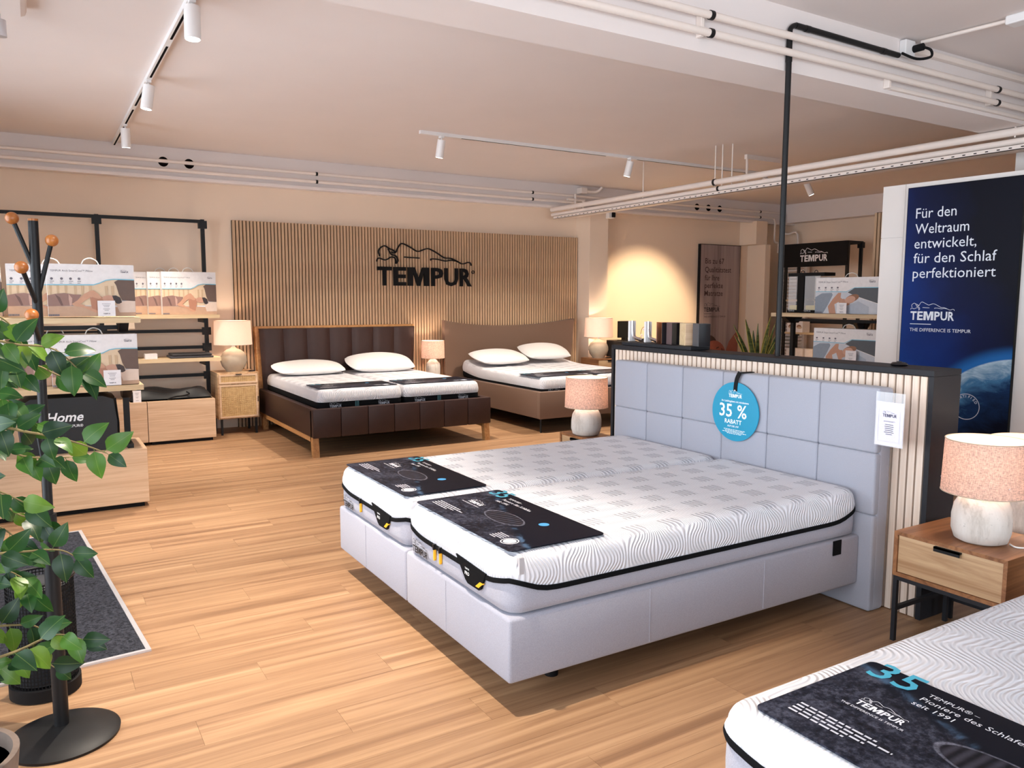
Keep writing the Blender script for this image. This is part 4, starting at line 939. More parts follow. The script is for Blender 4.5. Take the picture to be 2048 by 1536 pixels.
for s_, v, w_ in (('F\u00fcr den', 2.155, .315), ('Weltraum', 2.033, .415), ('entwickelt,', 1.918, .475), ('f\u00fcr den Schlaf', 1.803, .625), ('perfektioniert', 1.685, .625)): b = B(); put_text(b, s_, .075, v, fpo, w_, .078); obj('slogan_line', b, flat(232, 238, 248), po)
b = B(); logo(b, .075, 1.352, .345, fpo, stroke=.009); obj('logo_print', b, flat(232, 238, 248), po); b = B(); put_text(b, 'THE DIFFERENCE IS TEMPUR', .075, 1.262, fpo, .475); obj('tagline', b, flat(232, 238, 248), po); b = B(); b.sheet([(.075, 1.318), (.245, 1.318), (.245, 1.323), (.075, 1.323)], fpo)
obj('rule_line', b, flat(232, 238, 248), po)
b = B(); cx, cz = .55, .70; n = 40
for k in range(n): a0 = 2 * math.pi * k / n; b.sheet([(cx + r_ * math.cos(a), cz + r_ * math.sin(a)) for r_, a in ((.095, a0), (.10, a0), (.10, a0 + 2 * math.pi / n), (.095, a0 + 2 * math.pi / n))], fpo)
for i, ch in enumerate('CERTIFIED'):
    vs, fs = text_mesh(ch, .015); a = R(150 - i * 15); sc_ = .028
    b.add([fpo(cx + .07 * math.cos(a) + sc_ * ((p[0] - .3) * math.sin(a) + p[1] * math.cos(a)), cz + .07 * math.sin(a) + sc_ * (-(p[0] - .3) * math.cos(a) + p[1] * math.sin(a)), 0) for p in vs], fs)
obj('seal_print', b, flat(200, 206, 220), po)
single('column', B().box(6.75, 7.15, 2.95, 3.40, 0, 3.11), 'white', 'pale column rising behind the white poster wall', 'column')

# ------------------------------------------------------------------ poster on the back wall, desk, plant
p2 = thing('poster', 'tall mauve poster with dark German slogan and sleeping face', 'poster', (9.81, 9.54, .3), 0, None)
obj('board', B().box(9.345, 10.275, 9.485, 9.535, .30, 2.41), 'blackmatt', p2)
fq = lambda u, v, w: (9.36 + u, 9.484 - w, v)
obj('curtain_print', B().sheet([(0, .305), (.905, .305), (.905, 2.40), (0, 2.40)], fq), 'curtain', p2)
b = B()
for s_, v, w_ in (('Bis zu 67', 2.095, .43), ('Qualit\u00e4tstest', 1.955, .60), ('f\u00fcr Ihre', 1.822, .33), ('perfekte', 1.695, .42), ('Matratze', 1.567, .42)): b = B(); put_text(b, s_, .10, v, fq, w_, .088, bold=.008, w=.001); obj('slogan_line', b, flat(70, 44, 46), p2)
b = B(); logo(b, .10, 1.305, .36, fq, 0, .001, stroke=.011); b.sheet([(.10, 1.268), (.27, 1.268), (.27, 1.274), (.10, 1.274)], fq, .001); obj('logo_print', b, flat(38, 30, 40), p2); b = B(); put_text(b, 'THE DIFFERENCE IS TEMPUR', .10, 1.21, fq, .50, w=.001); obj('tagline', b, flat(38, 30, 40), p2)
def ell(cx, cy, rx, ry, rot=0, n=28): return [(cx + rx * math.cos(2 * math.pi * k / n) * math.cos(rot) - ry * math.sin(2 * math.pi * k / n) * math.sin(rot), cy + rx * math.cos(2 * math.pi * k / n) * math.sin(rot) + ry * math.sin(2 * math.pi * k / n) * math.cos(rot)) for k in range(n)]
b = B()
def cols(*c): return [flat(*q) for q in c]
L_ = [([(0.02, .31), (.90, .31), (.90, .52), (.62, .55), (.3, .5), (.05, .46)], 0), ([(.55, .31), (.9, .31), (.9, .98), (.82, .92), (.70, .80), (.62, .62)], 2), (ell(.24, .68, .21, .24, .2), 1), (ell(.38, .62, .25, .20, -.35), 2), ([(.52, .70), (.60, .66), (.66, .56), (.60, .48), (.5, .52)], 3),
      ([(.30, .60), (.38, .63), (.39, .615), (.31, .585)], 1), ([(.40, .70), (.46, .72), (.47, .705), (.41, .685)], 1), ([(.45, .56), (.50, .60), (.485, .615), (.44, .58)], 3)]
for i, (poly, mi) in enumerate(L_): b.sheet(poly, fq, .001 + i * .0004, mi)
obj('sleeper_print', b, cols((150, 128, 130), (58, 38, 34), (160, 92, 76), (120, 62, 52)), p2)

ds = thing('desk', 'dark desk with wooden top at the cream wall behind the partition', 'desk', (7.9, 9.2, 0))
obj('top', B().box(7.62, 8.75, 8.85, 9.45, .80, .83, bev=.003), 'shelf', ds)
for x in (7.64, 8.71): obj('side_panel', B().box(x - .015, x + .015, 8.87, 9.43, 0, .80), 'anthra', ds)
obj('drawer', B().box(7.66, 8.69, 8.88, 8.90, .66, .795), 'glassy', ds)
cb_ = thing('cabinet', 'black cabinet standing between the pillar and the desk', 'cabinet', (7.47, 9.2, 0))
obj('body', B().box(7.30, 7.60, 8.95, 9.36, 0, .90, bev=.004), 'anthra', cb_)
for k in range(3): d_ = obj('drawer', B().box(7.31, 7.59, 8.935, 8.95, .04 + k * .285, .31 + k * .285, bev=.002), 'black', cb_); obj('handle', B().box(7.40, 7.50, 8.925, 8.935, .27 + k * .285, .28 + k * .285), 'chrome', d_)
mo = thing('monitor', 'black screen seen edge-on above the cabinet beside the pillar', 'monitor', (7.47, 9.1, .9))
obj('screen', B().box(7.33, 7.63, 9.06, 9.09, .945, 1.19, bev=.006), 'blackmatt', mo); obj('stand', B().box(7.45, 7.51, 9.06, 9.14, .90, .95).box(7.40, 7.56, 9.02, 9.18, .90, .91), 'black', mo)
og = thing('orchid', 'small potted orchid on the desk at the cream wall', 'plant', (7.80, 9.1, .83))
obj('pot', B().lathe([(.001, 0), (.035, 0), (.048, .08), (.044, .08)], 20, (7.80, 9.1, .83)), 'whitemetal', og, 40)
obj('stem', B().tube(smooth_line([(7.80, 9.1, .9), (7.79, 9.1, 1.0), (7.82, 9.1, 1.08), (7.88, 9.1, 1.10)], 4), .004, 6), 'bark', og)
for k, (x, z) in enumerate(((7.84, 1.06), (7.88, 1.10), (7.80, .97))): obj('flower', B().sheet(ell(x, z, .028, .022, k), lambda u, v, w: (u, 9.09, v)).sphere((x, 9.085, z), .008), flat(236, 216, 226), og)
for s_ in (-1, 1): obj('leaf', B().sheet([(7.80, .91), (7.80 + s_ * .05, .945), (7.80 + s_ * .10, .93), (7.80 + s_ * .05, .92)], lambda u, v, w: (u, 9.08, v)), 'leaf', og)

sn = thing('snake_plant', 'tall snake plant with yellow-edged leaves behind the partition', 'plant', (8.5, 7.45, 0))
obj('pot', B().lathe([(.001, 0), (.13, 0), (.17, .40), (.155, .40), (.15, .37)], 32, (8.5, 7.45, 0)), 'blackmatt', sn, 40)
obj('soil', B().lathe([(0.001, .37), (.15, .37)], 32, (8.5, 7.45, 0)), 'soil', sn)
rr_ = random.Random(4)
for k in range(13):
    a = k * 2.4; lean = rr_.uniform(.05, .34); h = rr_.uniform(.62, .95); w_ = rr_.uniform(.028, .042); bx_, by_ = 8.5 + .07 * math.cos(a), 7.45 + .07 * math.sin(a); tw = rr_.uniform(-.6, .6) + R(-31)
    b = B(); n = 9; vs = []
    for i in range(n + 1):
        t = i / n; wd_ = w_ * (math.sin(math.pi * min(1, .18 + .82 * t)) ** .7 if t < .999 else .02) * (1 if t > .0 else .8); x = bx_ + math.cos(a) * lean * t ** 1.6; y = by_ + math.sin(a) * lean * t ** 1.6; z = .36 + h * t
        for s_ in (-1, -.78, 0, .78, 1): vs.append((x + math.cos(tw) * wd_ * s_, y + math.sin(tw) * wd_ * s_ + .012 * abs(s_), z))
    fs = []; mi = []
    for i in range(n):
        for j in range(4): b.add([vs[i * 5 + j], vs[i * 5 + j + 1], vs[(i + 1) * 5 + j + 1], vs[(i + 1) * 5 + j]], [(0, 1, 2, 3)], 1 if j in (0, 3) else 0)
    obj('leaf', b, ['snake', 'snake_edge'], sn, 60)

# ------------------------------------------------------------------ pillow boxes
def q_(pts, x0, x1, y0, y1): return [((x - x0) / (x1 - x0), 1 - (y - y0) / (y1 - y0)) for x, y in pts]
A1 = lambda pts: q_(pts, 590, 1840, 185, 915)
ARCH = [(A1([(590, 480), (1240, 480), (1330, 450), (1420, 410), (1530, 395), (1640, 395), (1640, 760), (590, 760)]), (226, 200, 168))]
ARCH += [(A1([(x, 485), (x + 38, 485), (x + 34, 640), (x + 4, 640)]), (206, 176, 142)) for x in (620, 720, 830, 960, 1060, 1170, 1400, 1490)]
ARCH += [(A1([(1540, 430), (1600, 398), (1840, 400), (1840, 700), (1650, 690), (1600, 600), (1570, 480)]), (104, 82, 72)), (A1([(590, 770), (1230, 770), (1840, 800), (1840, 915), (590, 915)]), (196, 160, 134)),
         (A1([(590, 620), (700, 600), (820, 588), (950, 608), (1060, 612), (1000, 700), (920, 765), (590, 772)]), (150, 116, 106)), (A1([(690, 602), (760, 650), (800, 760), (770, 765), (720, 660)]), (112, 84, 78)), (A1([(880, 600), (930, 660), (920, 760), (890, 765), (880, 680)]), (196, 160, 146)),
         (A1([(1180, 650), (1320, 625), (1390, 660), (1340, 850), (1200, 810)]), (182, 128, 102)), (A1([(920, 740), (1000, 690), (1100, 600), (1190, 555), (1240, 550), (1300, 600), (1350, 660), (1300, 670), (1200, 640), (1110, 690), (1040, 740), (1150, 785), (1330, 850), (1310, 868), (1240, 860), (1100, 795), (940, 765)]), (204, 154, 126)),
         (A1([(1560, 750), (1640, 705), (1740, 695), (1840, 700), (1840, 860), (1600, 862)]), (228, 206, 190)), (A1(ell(1455, 665, 100, 46, .05)), (204, 154, 130)), (A1([(1500, 622), (1560, 620), (1620, 650), (1642, 720), (1600, 738), (1560, 735), (1525, 690)]), (58, 46, 46))]
A2 = lambda pts: q_(pts, 540, 1290, 1130, 1590)
SHAPE = [(A2([(540, 1310), (920, 1315), (1010, 1370), (1290, 1470), (1290, 1590), (540, 1590)]), (206, 210, 218)), (A2([(540, 1380), (620, 1330), (740, 1325), (755, 1350), (700, 1480), (640, 1590), (540, 1590)]), (140, 152, 166)), (A2([(930, 1320), (1010, 1265), (1290, 1265), (1290, 1460), (1150, 1410), (1010, 1360)]), (88, 94, 100)),
         (A2([(700, 1500), (760, 1400), (820, 1325), (855, 1325), (850, 1385), (880, 1410), (960, 1440), (960, 1590), (720, 1590)]), (196, 148, 124)), (A2([(780, 1470), (830, 1440), (880, 1590), (800, 1590)]), (206, 210, 218)), (A2([(900, 1500), (1060, 1430), (1180, 1500), (1180, 1590), (900, 1590)]), (182, 190, 202)),
         (A2(ell(985, 1395, 85, 44, -.4)), (150, 104, 78)), (A2(ell(965, 1412, 62, 44, -.4)), (210, 164, 142)), (A2([(860, 1405), (900, 1400), (910, 1450), (850, 1450)]), (196, 148, 124))]
def pillow_box(label, f, W, H, D, art, line, title, group, fs=1, tone=1):
    """f(u, v, w): u right, v up, w towards the viewer, front face at w=0"""
    t = thing('pillow_box', label, 'box', f(W / 2, 0, -D / 2), 0, group)
    obj('carton', B().prism([(0, 0), (W, 0), (W, H), (0, H)], lambda u, v, w: f(u, v, -D + w), D), flat(236, 232, 232), t)
    obj('side_print', B().prism([(-D, 0), (0, 0), (0, H * .66), (-D, H * .66)], lambda u, v, w: f(W + w, v, u), .0012), flat(44, 42, 46), t)
    b = B(); colours = []; k = 0
    for poly, c in art:
        if c not in colours: colours.append(c)
        k += 1; b.sheet([(min(max(u, 0), 1) * W, min(max(v, 0), 1) * H) for u, v in poly], f, .0006 + k * .00035, colours.index(c))
    top = .0006 + (k + 1) * .00035; colours += [(120, 190, 214), (90, 88, 94), (30, 30, 34)]
    b.ribbon([(u * W, v * H) for u, v in line], .008 * H * 2.2, f, top, len(colours) - 3)
    obj('photo_print', b, [flat(*c) for c in colours], t)
    b = B(); put_text(b, title, .04 * W, .855 * H, f, .48 * W, w=.001)
    for x in (.055, .165, .265, .36): b.sheet([((x * W + p[0] * .016 * W), .72 * H + p[1] * .024 * H) for p in ell(0, 0, 1, 1)], f, .001); fake_lines(b, (x - .02) * W, .665 * H, .05 * W, 2, .012, .004, f, 0, .001, int(x * 100))
    logo(b, .84 * W, .845 * H, .095 * W, f, w=.001, stroke=.02); fake_lines(b, .0, .012 * H, .2 * W, 1, .01, .012, f, 0, top)
    obj('lettering', b, flat(112, 108, 118), t)
    obj('handle', B().tube(smooth_line([f(.40 * W, H, -D / 2), f(.43 * W, H + .03, -D / 2), f(.5 * W, H + .045, -D / 2), f(.57 * W, H + .03, -D / 2), f(.60 * W, H, -D / 2)], 4), .004, 6), 'cord', t, 60)
    return t
LA = A1([(590, 475), (1240, 472), (1330, 446), (1420, 406), (1530, 391), (1640, 392), (1840, 396)]); LS = A2([(540, 1308), (920, 1312), (1010, 1262), (1290, 1262)])
TA = 'TEMPUR Arch SmartCool\u2122 Pillow'
G1 = 'arch pillow boxes on the front display'
for z, nm in ((1.385, 'upper'), (.897, 'lower')):
    for i, (x, y, w) in enumerate(((.09, 6.245, 'front'), (-.145, 6.40, 'second'), (-.72, 6.50, 'rear'))):
        pillow_box('white pillow box with reclining sleeper, %s in the fan on the %s left display shelf' % (w, nm), lambda u, v, w_, x=x, y=y, z=z: (x + u, y - w_, z + v), .54, .36, .13, ARCH, LA, TA, G1)
for i, (x, y, w) in enumerate(((1.175, 9.06, 'front'), (1.055, 9.20, 'middle'), (.935, 9.335, 'rear'))):
    pillow_box('tall white pillow box, %s in the fan on the rack shelf by the back wall' % w, lambda u, v, w_, x=x, y=y: (x + u, y - w_, 1.336 + v), .545, .455, .115, ARCH, LA, 'TEMPUR All-around SmartCool\u2122 Pillow', 'all-around pillow boxes on the rack')
for z, nm in ((1.372, 'upper'), (.862, 'lower')):
    pillow_box('white pillow box with grey bedding photo on the %s right display shelf' % nm, lambda u, v, w_, z=z: (6.905 - w_, 5.345 - u, z + v), .72, .36, .14, SHAPE, LS, 'TEMPUR Shape SmartCool\u2122 Pillow', 'shape pillow boxes on the right display')
def price_card(label, f, W=.11, H=.108):
    t = thing('price_card', label, 'price card', f(W / 2, 0, 0), 0, 'price cards')
    obj('card', B().prism([(0, 0), (W, 0), (W, H), (0, H)], f, .002).prism([(0, 0), (W, 0), (W, .003), (0, .003)], lambda u, v, w: f(u, v, -.025 + w), .025), flat(240, 236, 238), t)
    b = B(); fake_lines(b, W / 2, H * .78, W * .5, 3, .01, .003, f, 0, .0026, 2, 'c'); fake_lines(b, W / 2, H * .45, W * .4, 2, .01, .003, f, 0, .0026, 6, 'c'); logo(b, W * .3, H * .12, W * .4, f, w=.0026, fig=False); obj('lettering', b, flat(120, 116, 124), t)
price_card('small white price card on the upper left display shelf', lambda u, v, w: (.388 + u, 6.215 - w, 1.386 + v)); price_card('small white price card on the lower left display shelf', lambda u, v, w: (.402 + u, 6.215 - w, .897 + v))
price_card('small white price card leaning on the black bag by the back wall', lambda u, v, w: (.825 + u, 8.80 - w, .451 + v), .075, .12)
price_card('small white price card on the upper right display shelf', lambda u, v, w: (6.855 - w, 5.05 - u, 1.373 + v)); price_card('small white price card before the lower right pillow box', lambda u, v, w: (6.86 - w, 4.93 - u, .873 + v), .12, .14)

# ------------------------------------------------------------------ left front display
def plinth(label, x0, x1, y0, y1, z1=.43):
    t = thing('display_plinth', label, 'plinth', ((x0 + x1) / 2, (y0 + y1) / 2, 0), 0, 'oak display plinths')
    obj('body', B().box(x0, x1, y0, y1, .035, z1, bev=.002), 'oak', t); obj('toe_kick', B().box(x0 + .03, x1 - .03, y0 + .03, y1 - .03, 0, .035), 'blackmatt', t)
plinth('oak display plinth under the black bag at the left, right half', -.008, .655, 6.18, 6.70); plinth('oak display plinth at the left edge behind the coat stand', -.68, -.014, 6.18, 6.70)
plinth('oak display plinth against the back wall beside the rattan nightstand', .95, 1.61, 8.75, 9.30, .45); plinth('oak display plinth by the back wall behind the front display', .28, .944, 8.75, 9.30, .45)
def gondola(label, f, W, z0=.43, zl=.855):
    """f(u, v, z): u along the shelf, v depth away from the front edge"""
    t = thing('display_shelf', label, 'shelf', f(W / 2, .2, z0), 0, 'shop display shelves')
    def bx(b, u0, u1, v0, v1, za, zb):
        P = [f(u, v, z) for z in (za, zb) for u, v in ((u0, v0), (u1, v0), (u1, v1), (u0, v1))]
        b.add(P, [(0, 3, 2, 1), (4, 5, 6, 7), (0, 1, 5, 4), (1, 2, 6, 5), (2, 3, 7, 6), (3, 0, 4, 7)]); return b
    for z in (zl, 1.337): obj('shelf_board', bx(B(), 0, W, 0, .42, z, z + .038), 'shelf' if abs(f(1, 0, 0)[0] - f(0, 0, 0)[0]) > .5 else 'shelfy', t)
    for u in (.10, W - .10):
        obj('post', bx(B(), u - .02, u + .02, .22, .26, z0, 1.30), 'black', t)
        for z in (zl, 1.337):
            b = B(); pr = [(.06, z), (.36, z), (.29, z - .07), (.17, z - .07)]; b.prism([(a, c) for a, c in pr], lambda p, q, w, u=u: f(u - .03 + w, p, q), .06); obj('bracket', b, 'black', t)
        obj('foot_bar', bx(B(), u - .02, u + .02, .04, .44, z0, z0 + .03), 'black', t)
    obj('cross_bar', bx(B(), .12, W - .12, .23, .25, 1.285, 1.315), 'black', t)
    return t
gondola('two-tier oak shelf with black posts on the left front plinth', lambda u, v, z: (-.74 + u, 6.20 + v, z), 1.395)
bg_ = thing('storage_bag', 'black fabric bag with white Home lettering on the left plinth', 'bag', (.17, 6.4, .43))
b = B(); n = 10
prof = [(-.12, .0), (.475, .0), (.49, .20), (.47, .375), (.40, .40), (-.06, .40), (-.125, .36), (-.135, .18)]
vs = []; 
for v in (0, .06, .14, .28, .34): 
    s_ = {0: .96, .06: 1, .14: 1.0, .28: 1, .34: .95}[v]
    vs += [(.17 + (x - .17) * s_, 6.25 + v, .432 + z * (.97 if v in (0, .34) else 1)) for x, z in prof]
k = len(prof); fs = [(i * k + j, i * k + (j + 1) % k, (i + 1) * k + (j + 1) % k, (i + 1) * k + j) for i in range(4) for j in range(k)] + [tuple(range(k - 1, -1, -1)), tuple(range(4 * k, 5 * k))]
obj('body', B().add(vs, fs), 'bag', bg_, 50)
b = B(); fb = lambda u, v, w: (.03 + u + (v - .64) * .28, 6.2485 - w, v)
put_text(b, 'Home', 0, .655, fb, .225, bold=.02); obj('lettering', b, flat(240, 240, 242), bg_); b = B(); put_text(b, 'by TEMPUR\u00ae', .07, .612, lambda u, v, w: (.04 + u, 6.2485 - w, v), .15, bold=.006); obj('lettering', b, flat(240, 240, 242), bg_)
obj('piping', B().tube([(.482, 6.262, .435), (.485, 6.262, .62), (.47, 6.262, .80)], .006, 6), 'blackmatt', bg_)

# ------------------------------------------------------------------ wall rack at the back left
def rack(label, f, ys, header=False, top=2.385):
    """f(u, v, z): u along the rack, v depth out of the wall"""
    t = thing('display_rack', label, 'rack', f(ys[0], 0, 0), 0, 'black display racks')
    def bx(u0, u1, v0, v1, za, zb):
        P = [f(u, v, z) for z in (za, zb) for u, v in ((u0, v0), (u1, v0), (u1, v1), (u0, v1))]
        return B().add(P, [(0, 3, 2, 1), (4, 5, 6, 7), (0, 1, 5, 4), (1, 2, 6, 5), (2, 3, 7, 6), (3, 0, 4, 7)])
    for u in ys:
        p = obj('post', bx(u - .02, u + .02, 0, .04, 0, top), 'black', t)
        for z in (top - .10, 1.10, .92, .60): obj('connector', bx(u - .045, u + .045, -.004, .05, z, z + .085), 'black', p)
    for a, c in zip(ys, ys[1:]):
        for z in (top - .04, 1.13, .945, .63): obj('cross_rail', bx(a + .02, c - .02, .005, .035, z, z + .035), 'black', t)
    return t, bx
t, bx = rack('black wall rack with shelves at the left of the slatted wall', lambda u, v, z: (u, 9.45 - v, z), (-.42, .62, 1.67))
for z, x0 in ((1.297, .66), (.832, .66)):
    o = obj('shelf_board', bx(x0, 1.735, .04, .46, z, z + .038), 'shelf', t)
    obj('bracket', bx(1.58, 1.62, .03, .38, z - .05, z), 'black', o)
o = obj('shelf_board', bx(-.40, .60, .04, .46, 1.297, 1.335), 'shelf', t)
single('small_carton', B().box(.98, 1.10, 9.03, 9.13, .8705, .925, bev=.002), flat(232, 228, 228), 'small white carton on the lower shelf of the back wall rack', 'box')
for k in range(2): single('cushion_cover', B().box(1.22 + k * .02, 1.66 - k * .015, 9.0, 9.30, .8705 + k * .024, .893 + k * .024, bev=.010, seg=3), flat(64, 62, 68) if k == 0 else flat(44, 42, 46), ('grey folded cover lowest in the small pile on the rack shelf', 'dark folded cover on top of the small pile on the rack shelf')[k], 'folded cover', 'folded covers', 40)
bgm = B(); nx_, ny_ = 22, 9
vs = []
for s_ in (1, 0):
    for i in range(nx_ + 1):
        for j in range(ny_ + 1):
            u = i / nx_; v = j / ny_; e = max(0, (1 - (2 * u - 1) ** 6) * (1 - (2 * v - 1) ** 4)) ** .5; vs.append((.80 + .80 * u, 8.83 + .36 * v, .4515 + s_ * (.015 + e * (.085 + .03 * math.sin(9 * u + 3 * v) * math.sin(5 * v + 1)))))
fs = []
for s_ in (0, 1):
    o_ = s_ * (nx_ + 1) * (ny_ + 1)
    for i in range(nx_):
        for j in range(ny_): q = (o_ + i * (ny_ + 1) + j, o_ + (i + 1) * (ny_ + 1) + j, o_ + (i + 1) * (ny_ + 1) + j + 1, o_ + i * (ny_ + 1) + j + 1); fs.append(q if s_ == 0 else q[::-1])
t = thing('storage_bag', 'flat black bag lying on the plinth by the back wall', 'bag', (1.2, 9.0, .45)); obj('body', bgm.add(vs, fs), 'bag', t, 60)
obj('strap', B().tube(smooth_line([(1.15, 8.80, .465), (1.22, 8.775, .49), (1.30, 8.775, .495), (1.36, 8.80, .51), (1.34, 8.83, .53)], 4), .008, 8), 'blackmatt', t, 60)

# ------------------------------------------------------------------ right displays
gondola('two-tier oak shelf with black posts behind the partition at the right', lambda u, v, z: (6.80 + v, 5.82 - u, z - .005), 1.50, .0, .825)
t, bx = rack('black rack with logo header and small boxes at the far right wall', lambda u, v, z: (10.75 - v, u, z), (7.53, 8.65))
for u in (7.53, 8.65): obj('post', bx(u - .02, u + .02, .31, .35, 0, 2.385), 'black', t); obj('top_bar', bx(u - .02, u + .02, .04, .31, 2.345, 2.385), 'black', t)
o = obj('header_board', bx(7.51, 8.67, .35, .37, 2.02, 2.385), 'blackmatt', t)
b = B(); logo(b, 8.34, 0, .0001, lambda u, v, w: (0, 0, 0)); b = B(); logo(b, 0, 0, .50, lambda u, v, w: (10.3785 - w, 8.35 - u, 2.10 + v), stroke=.012); obj('header_logo', b, flat(236, 236, 240), o)
for z in (1.48, .96, .44): obj('shelf_board', bx(7.55, 8.63, .04, .33, z, z + .03), 'shelfy', t)
for i, (y, z) in enumerate(((8.52, .99), (8.36, .99), (8.52, .47), (8.34, .47), (8.16, .47))):
    t = thing('small_carton', ['white carton with brown photo at the left of the far rack shelf', 'white carton with brown photo, second on the far rack shelf', 'small white carton low on the far rack, leftmost', 'small white carton low on the far rack, middle', 'small white carton low on the far rack, rightmost'][i], 'box', (10.5, y, z), 0, 'cartons on the far rack')
    hgt = .22 if z > .9 else .26; obj('carton', B().box(10.43, 10.60, y - .07, y + .07, z, z + hgt), flat(234, 226, 224), t)
    b = B(); f = lambda u, v, w, y=y, z=z: (10.4295 - w, y - u, z + v); b.sheet(ell(0, .09, .045, .03), f, .0005, 0); b.sheet(ell(.01, .075, .05, .018), f, .001, 1); obj('photo_print', b, cols((150, 104, 78), (206, 176, 150)), t)
tv = thing('demo_stand', 'black pillow test stand with clear windows on the right display shelf', 'display stand', (7.15, 5.6, 1.372))
obj('base', B().box(7.05, 7.23, 5.4, 5.82, 1.3715, 1.40, bev=.002), 'blackmatt', tv); obj('top', B().box(7.05, 7.23, 5.36, 5.82, 1.76, 1.795, bev=.002), 'blackmatt', tv)
obj('divider', B().box(7.05, 7.23, 5.61, 5.69, 1.40, 1.76), 'blackmatt', tv)
for y0, y1 in ((5.7, 5.81), (5.41, 5.6)): obj('window', B().box(7.055, 7.058, y0, y1, 1.40, 1.76), 'clear', tv); obj('foam_sample', B().box(7.07, 7.21, y0 + .005, y1 - .005, 1.401, 1.45, bev=.004), flat(232, 206, 96), tv)
obj('back_card', B().box(7.215, 7.22, 5.41, 5.6, 1.52, 1.75), flat(226, 216, 210), tv); obj('ledge', B().box(7.09, 7.22, 5.41, 5.6, 1.50, 1.515), 'blackmatt', tv)
for y in (5.72, 5.55): obj('hook', B().tube([(7.14, y - .02 + .02 * math.cos(R(a)), 1.80 + .022 * math.sin(R(a))) for a in range(0, 181, 30)], .004, 6), 'black', tv, 60)
obj('ball_weight', B().sphere((7.12, 5.5, 1.465), .012).tube([(7.12, 5.5, 1.47), (7.12, 5.5, 1.76)], .0015, 5), 'chrome', tv)
b = B(); put_text(b, 'TEMPUR', 0, 0, lambda u, v, w: (7.049, 5.8 - u, 1.382 + v), .08); obj('lettering', b, flat(200, 200, 204), tv); b = B(); put_text(b, 'TEMPUR', 0, 0, lambda u, v, w: (7.049, 5.6 - u, 1.382 + v), .09); obj('lettering', b, flat(200, 200, 204), tv)
vs_ = thing('vase', 'dark ribbed vase behind the pillow boxes at the right', 'vase', (7.35, 5.10, 1.0))
obj('pedestal', B().box(7.27, 7.43, 5.02, 5.18, 0, 1.0, bev=.004), 'anthra', vs_)
obj('body', B().lathe([(.001, 0), (.085, 0), (.09, .02), (.05, .10), (.038, .15), (.05, .21), (.085, .28), (.08, .28)], 24, (7.35, 5.10, 1.0), wob=lambda a, z: .06 * math.cos(8 * a)), 'glassy', vs_, 50)

# ------------------------------------------------------------------ entrance: mat, bin, coat stand, ficus
mt_ = thing('entrance_mat', 'charcoal entrance mat in an aluminium frame at the left', 'mat', (.358, 3.58, 0), R(4.4), local=True)
obj('carpet', B().box(-1.27, -.022, .02, 2.13, .0, .007), 'carpet', mt_)
obj('frame', B().box(-1.29, .0, .0, .018, 0, .009).box(-1.29, 0, 2.132, 2.15, 0, .009).box(-.020, 0, .018, 2.132, 0, .009).box(-1.29, -1.272, .018, 2.132, 0, .009), 'alu', mt_)
bi = thing('waste_bin', 'black mesh waste bin behind the coat stand', 'bin', (-.035, 3.42, 0))
obj('foot_ring', B().lathe([(.108, 0), (.122, .004), (.122, .05), (.108, .055), (.001, .055)], 40, (-.035, 3.42, .0)), 'blackmatt', bi, 40)
b = B(); n = 60
for k in range(n):
    a = 2 * math.pi * k / n; b.tube([(-.035 + .113 * math.cos(a), 3.42 + .113 * math.sin(a), .055), (-.035 + .113 * math.cos(a), 3.42 + .113 * math.sin(a), .45)], .0022, 4, cap=False)
for z in np.linspace(.07, .44, 26): b.tube([(-.035 + .113 * math.cos(2 * math.pi * k / 30), 3.42 + .113 * math.sin(2 * math.pi * k / 30), z) for k in range(31)], .0022, 4, cap=False)
o = obj('mesh', b, 'blackmatt', bi); o['kind'] = 'stuff'
obj('liner', B().lathe([(.001, .06), (.105, .06), (.105, .43), (.103, .43)], 32, (-.035, 3.42, 0)), plain('grey_liner', srgb(40, 42, 48), .6), bi, 40)
obj('rim', B().tube([(-.035 + .116 * math.cos(2 * math.pi * k / 36), 3.42 + .116 * math.sin(2 * math.pi * k / 36), .455) for k in range(37)], .006, 8, cap=False), 'black', bi, 60)

cs = thing('coat_stand', 'black metal coat stand with round wooden knobs', 'coat stand', (.015, 3.03, 0))
obj('base', B().lathe([(.001, 0), (.176, 0), (.178, .010), (.16, .018), (.08, .024), (.001, .026)], 64, (.012, 3.01, .0)), 'black', cs, 40)
PXY = (.008, 3.06)
obj('pole', B().tube([(*PXY, .02), (*PXY, .78)], .024, 24), 'black', cs, 40); obj('pole', B().tube([(*PXY, .78), (PXY[0] + .008, PXY[1], 1.765)], .0150, 24), 'black', cs, 40)
obj('cap', B().tube([(PXY[0] + .008, PXY[1], 1.765), (PXY[0] + .008, PXY[1], 1.772)], .0152, 24), 'ball', cs, 40)
for (x, y, z), (zx) in (((-.042, 3.05, 1.77), 1.60), ((.066, 3.05, 1.703), 1.50), ((-.024, 2.96, 1.61), 1.49), ((-.004, 2.93, 1.46), 1.37), ((-.010, 3.02, 1.10), .86), ((.05, 3.17, 1.08), .86)):
    e = Vector((x, y, z)); s_ = Vector((PXY[0] + .005, PXY[1], zx)); p = obj('peg', B().tube([s_, e], .0075, 12), 'black', cs, 40)
    if z > 1.2: obj('knob', B().sphere(e, .020, 24), 'ball', p, 80)

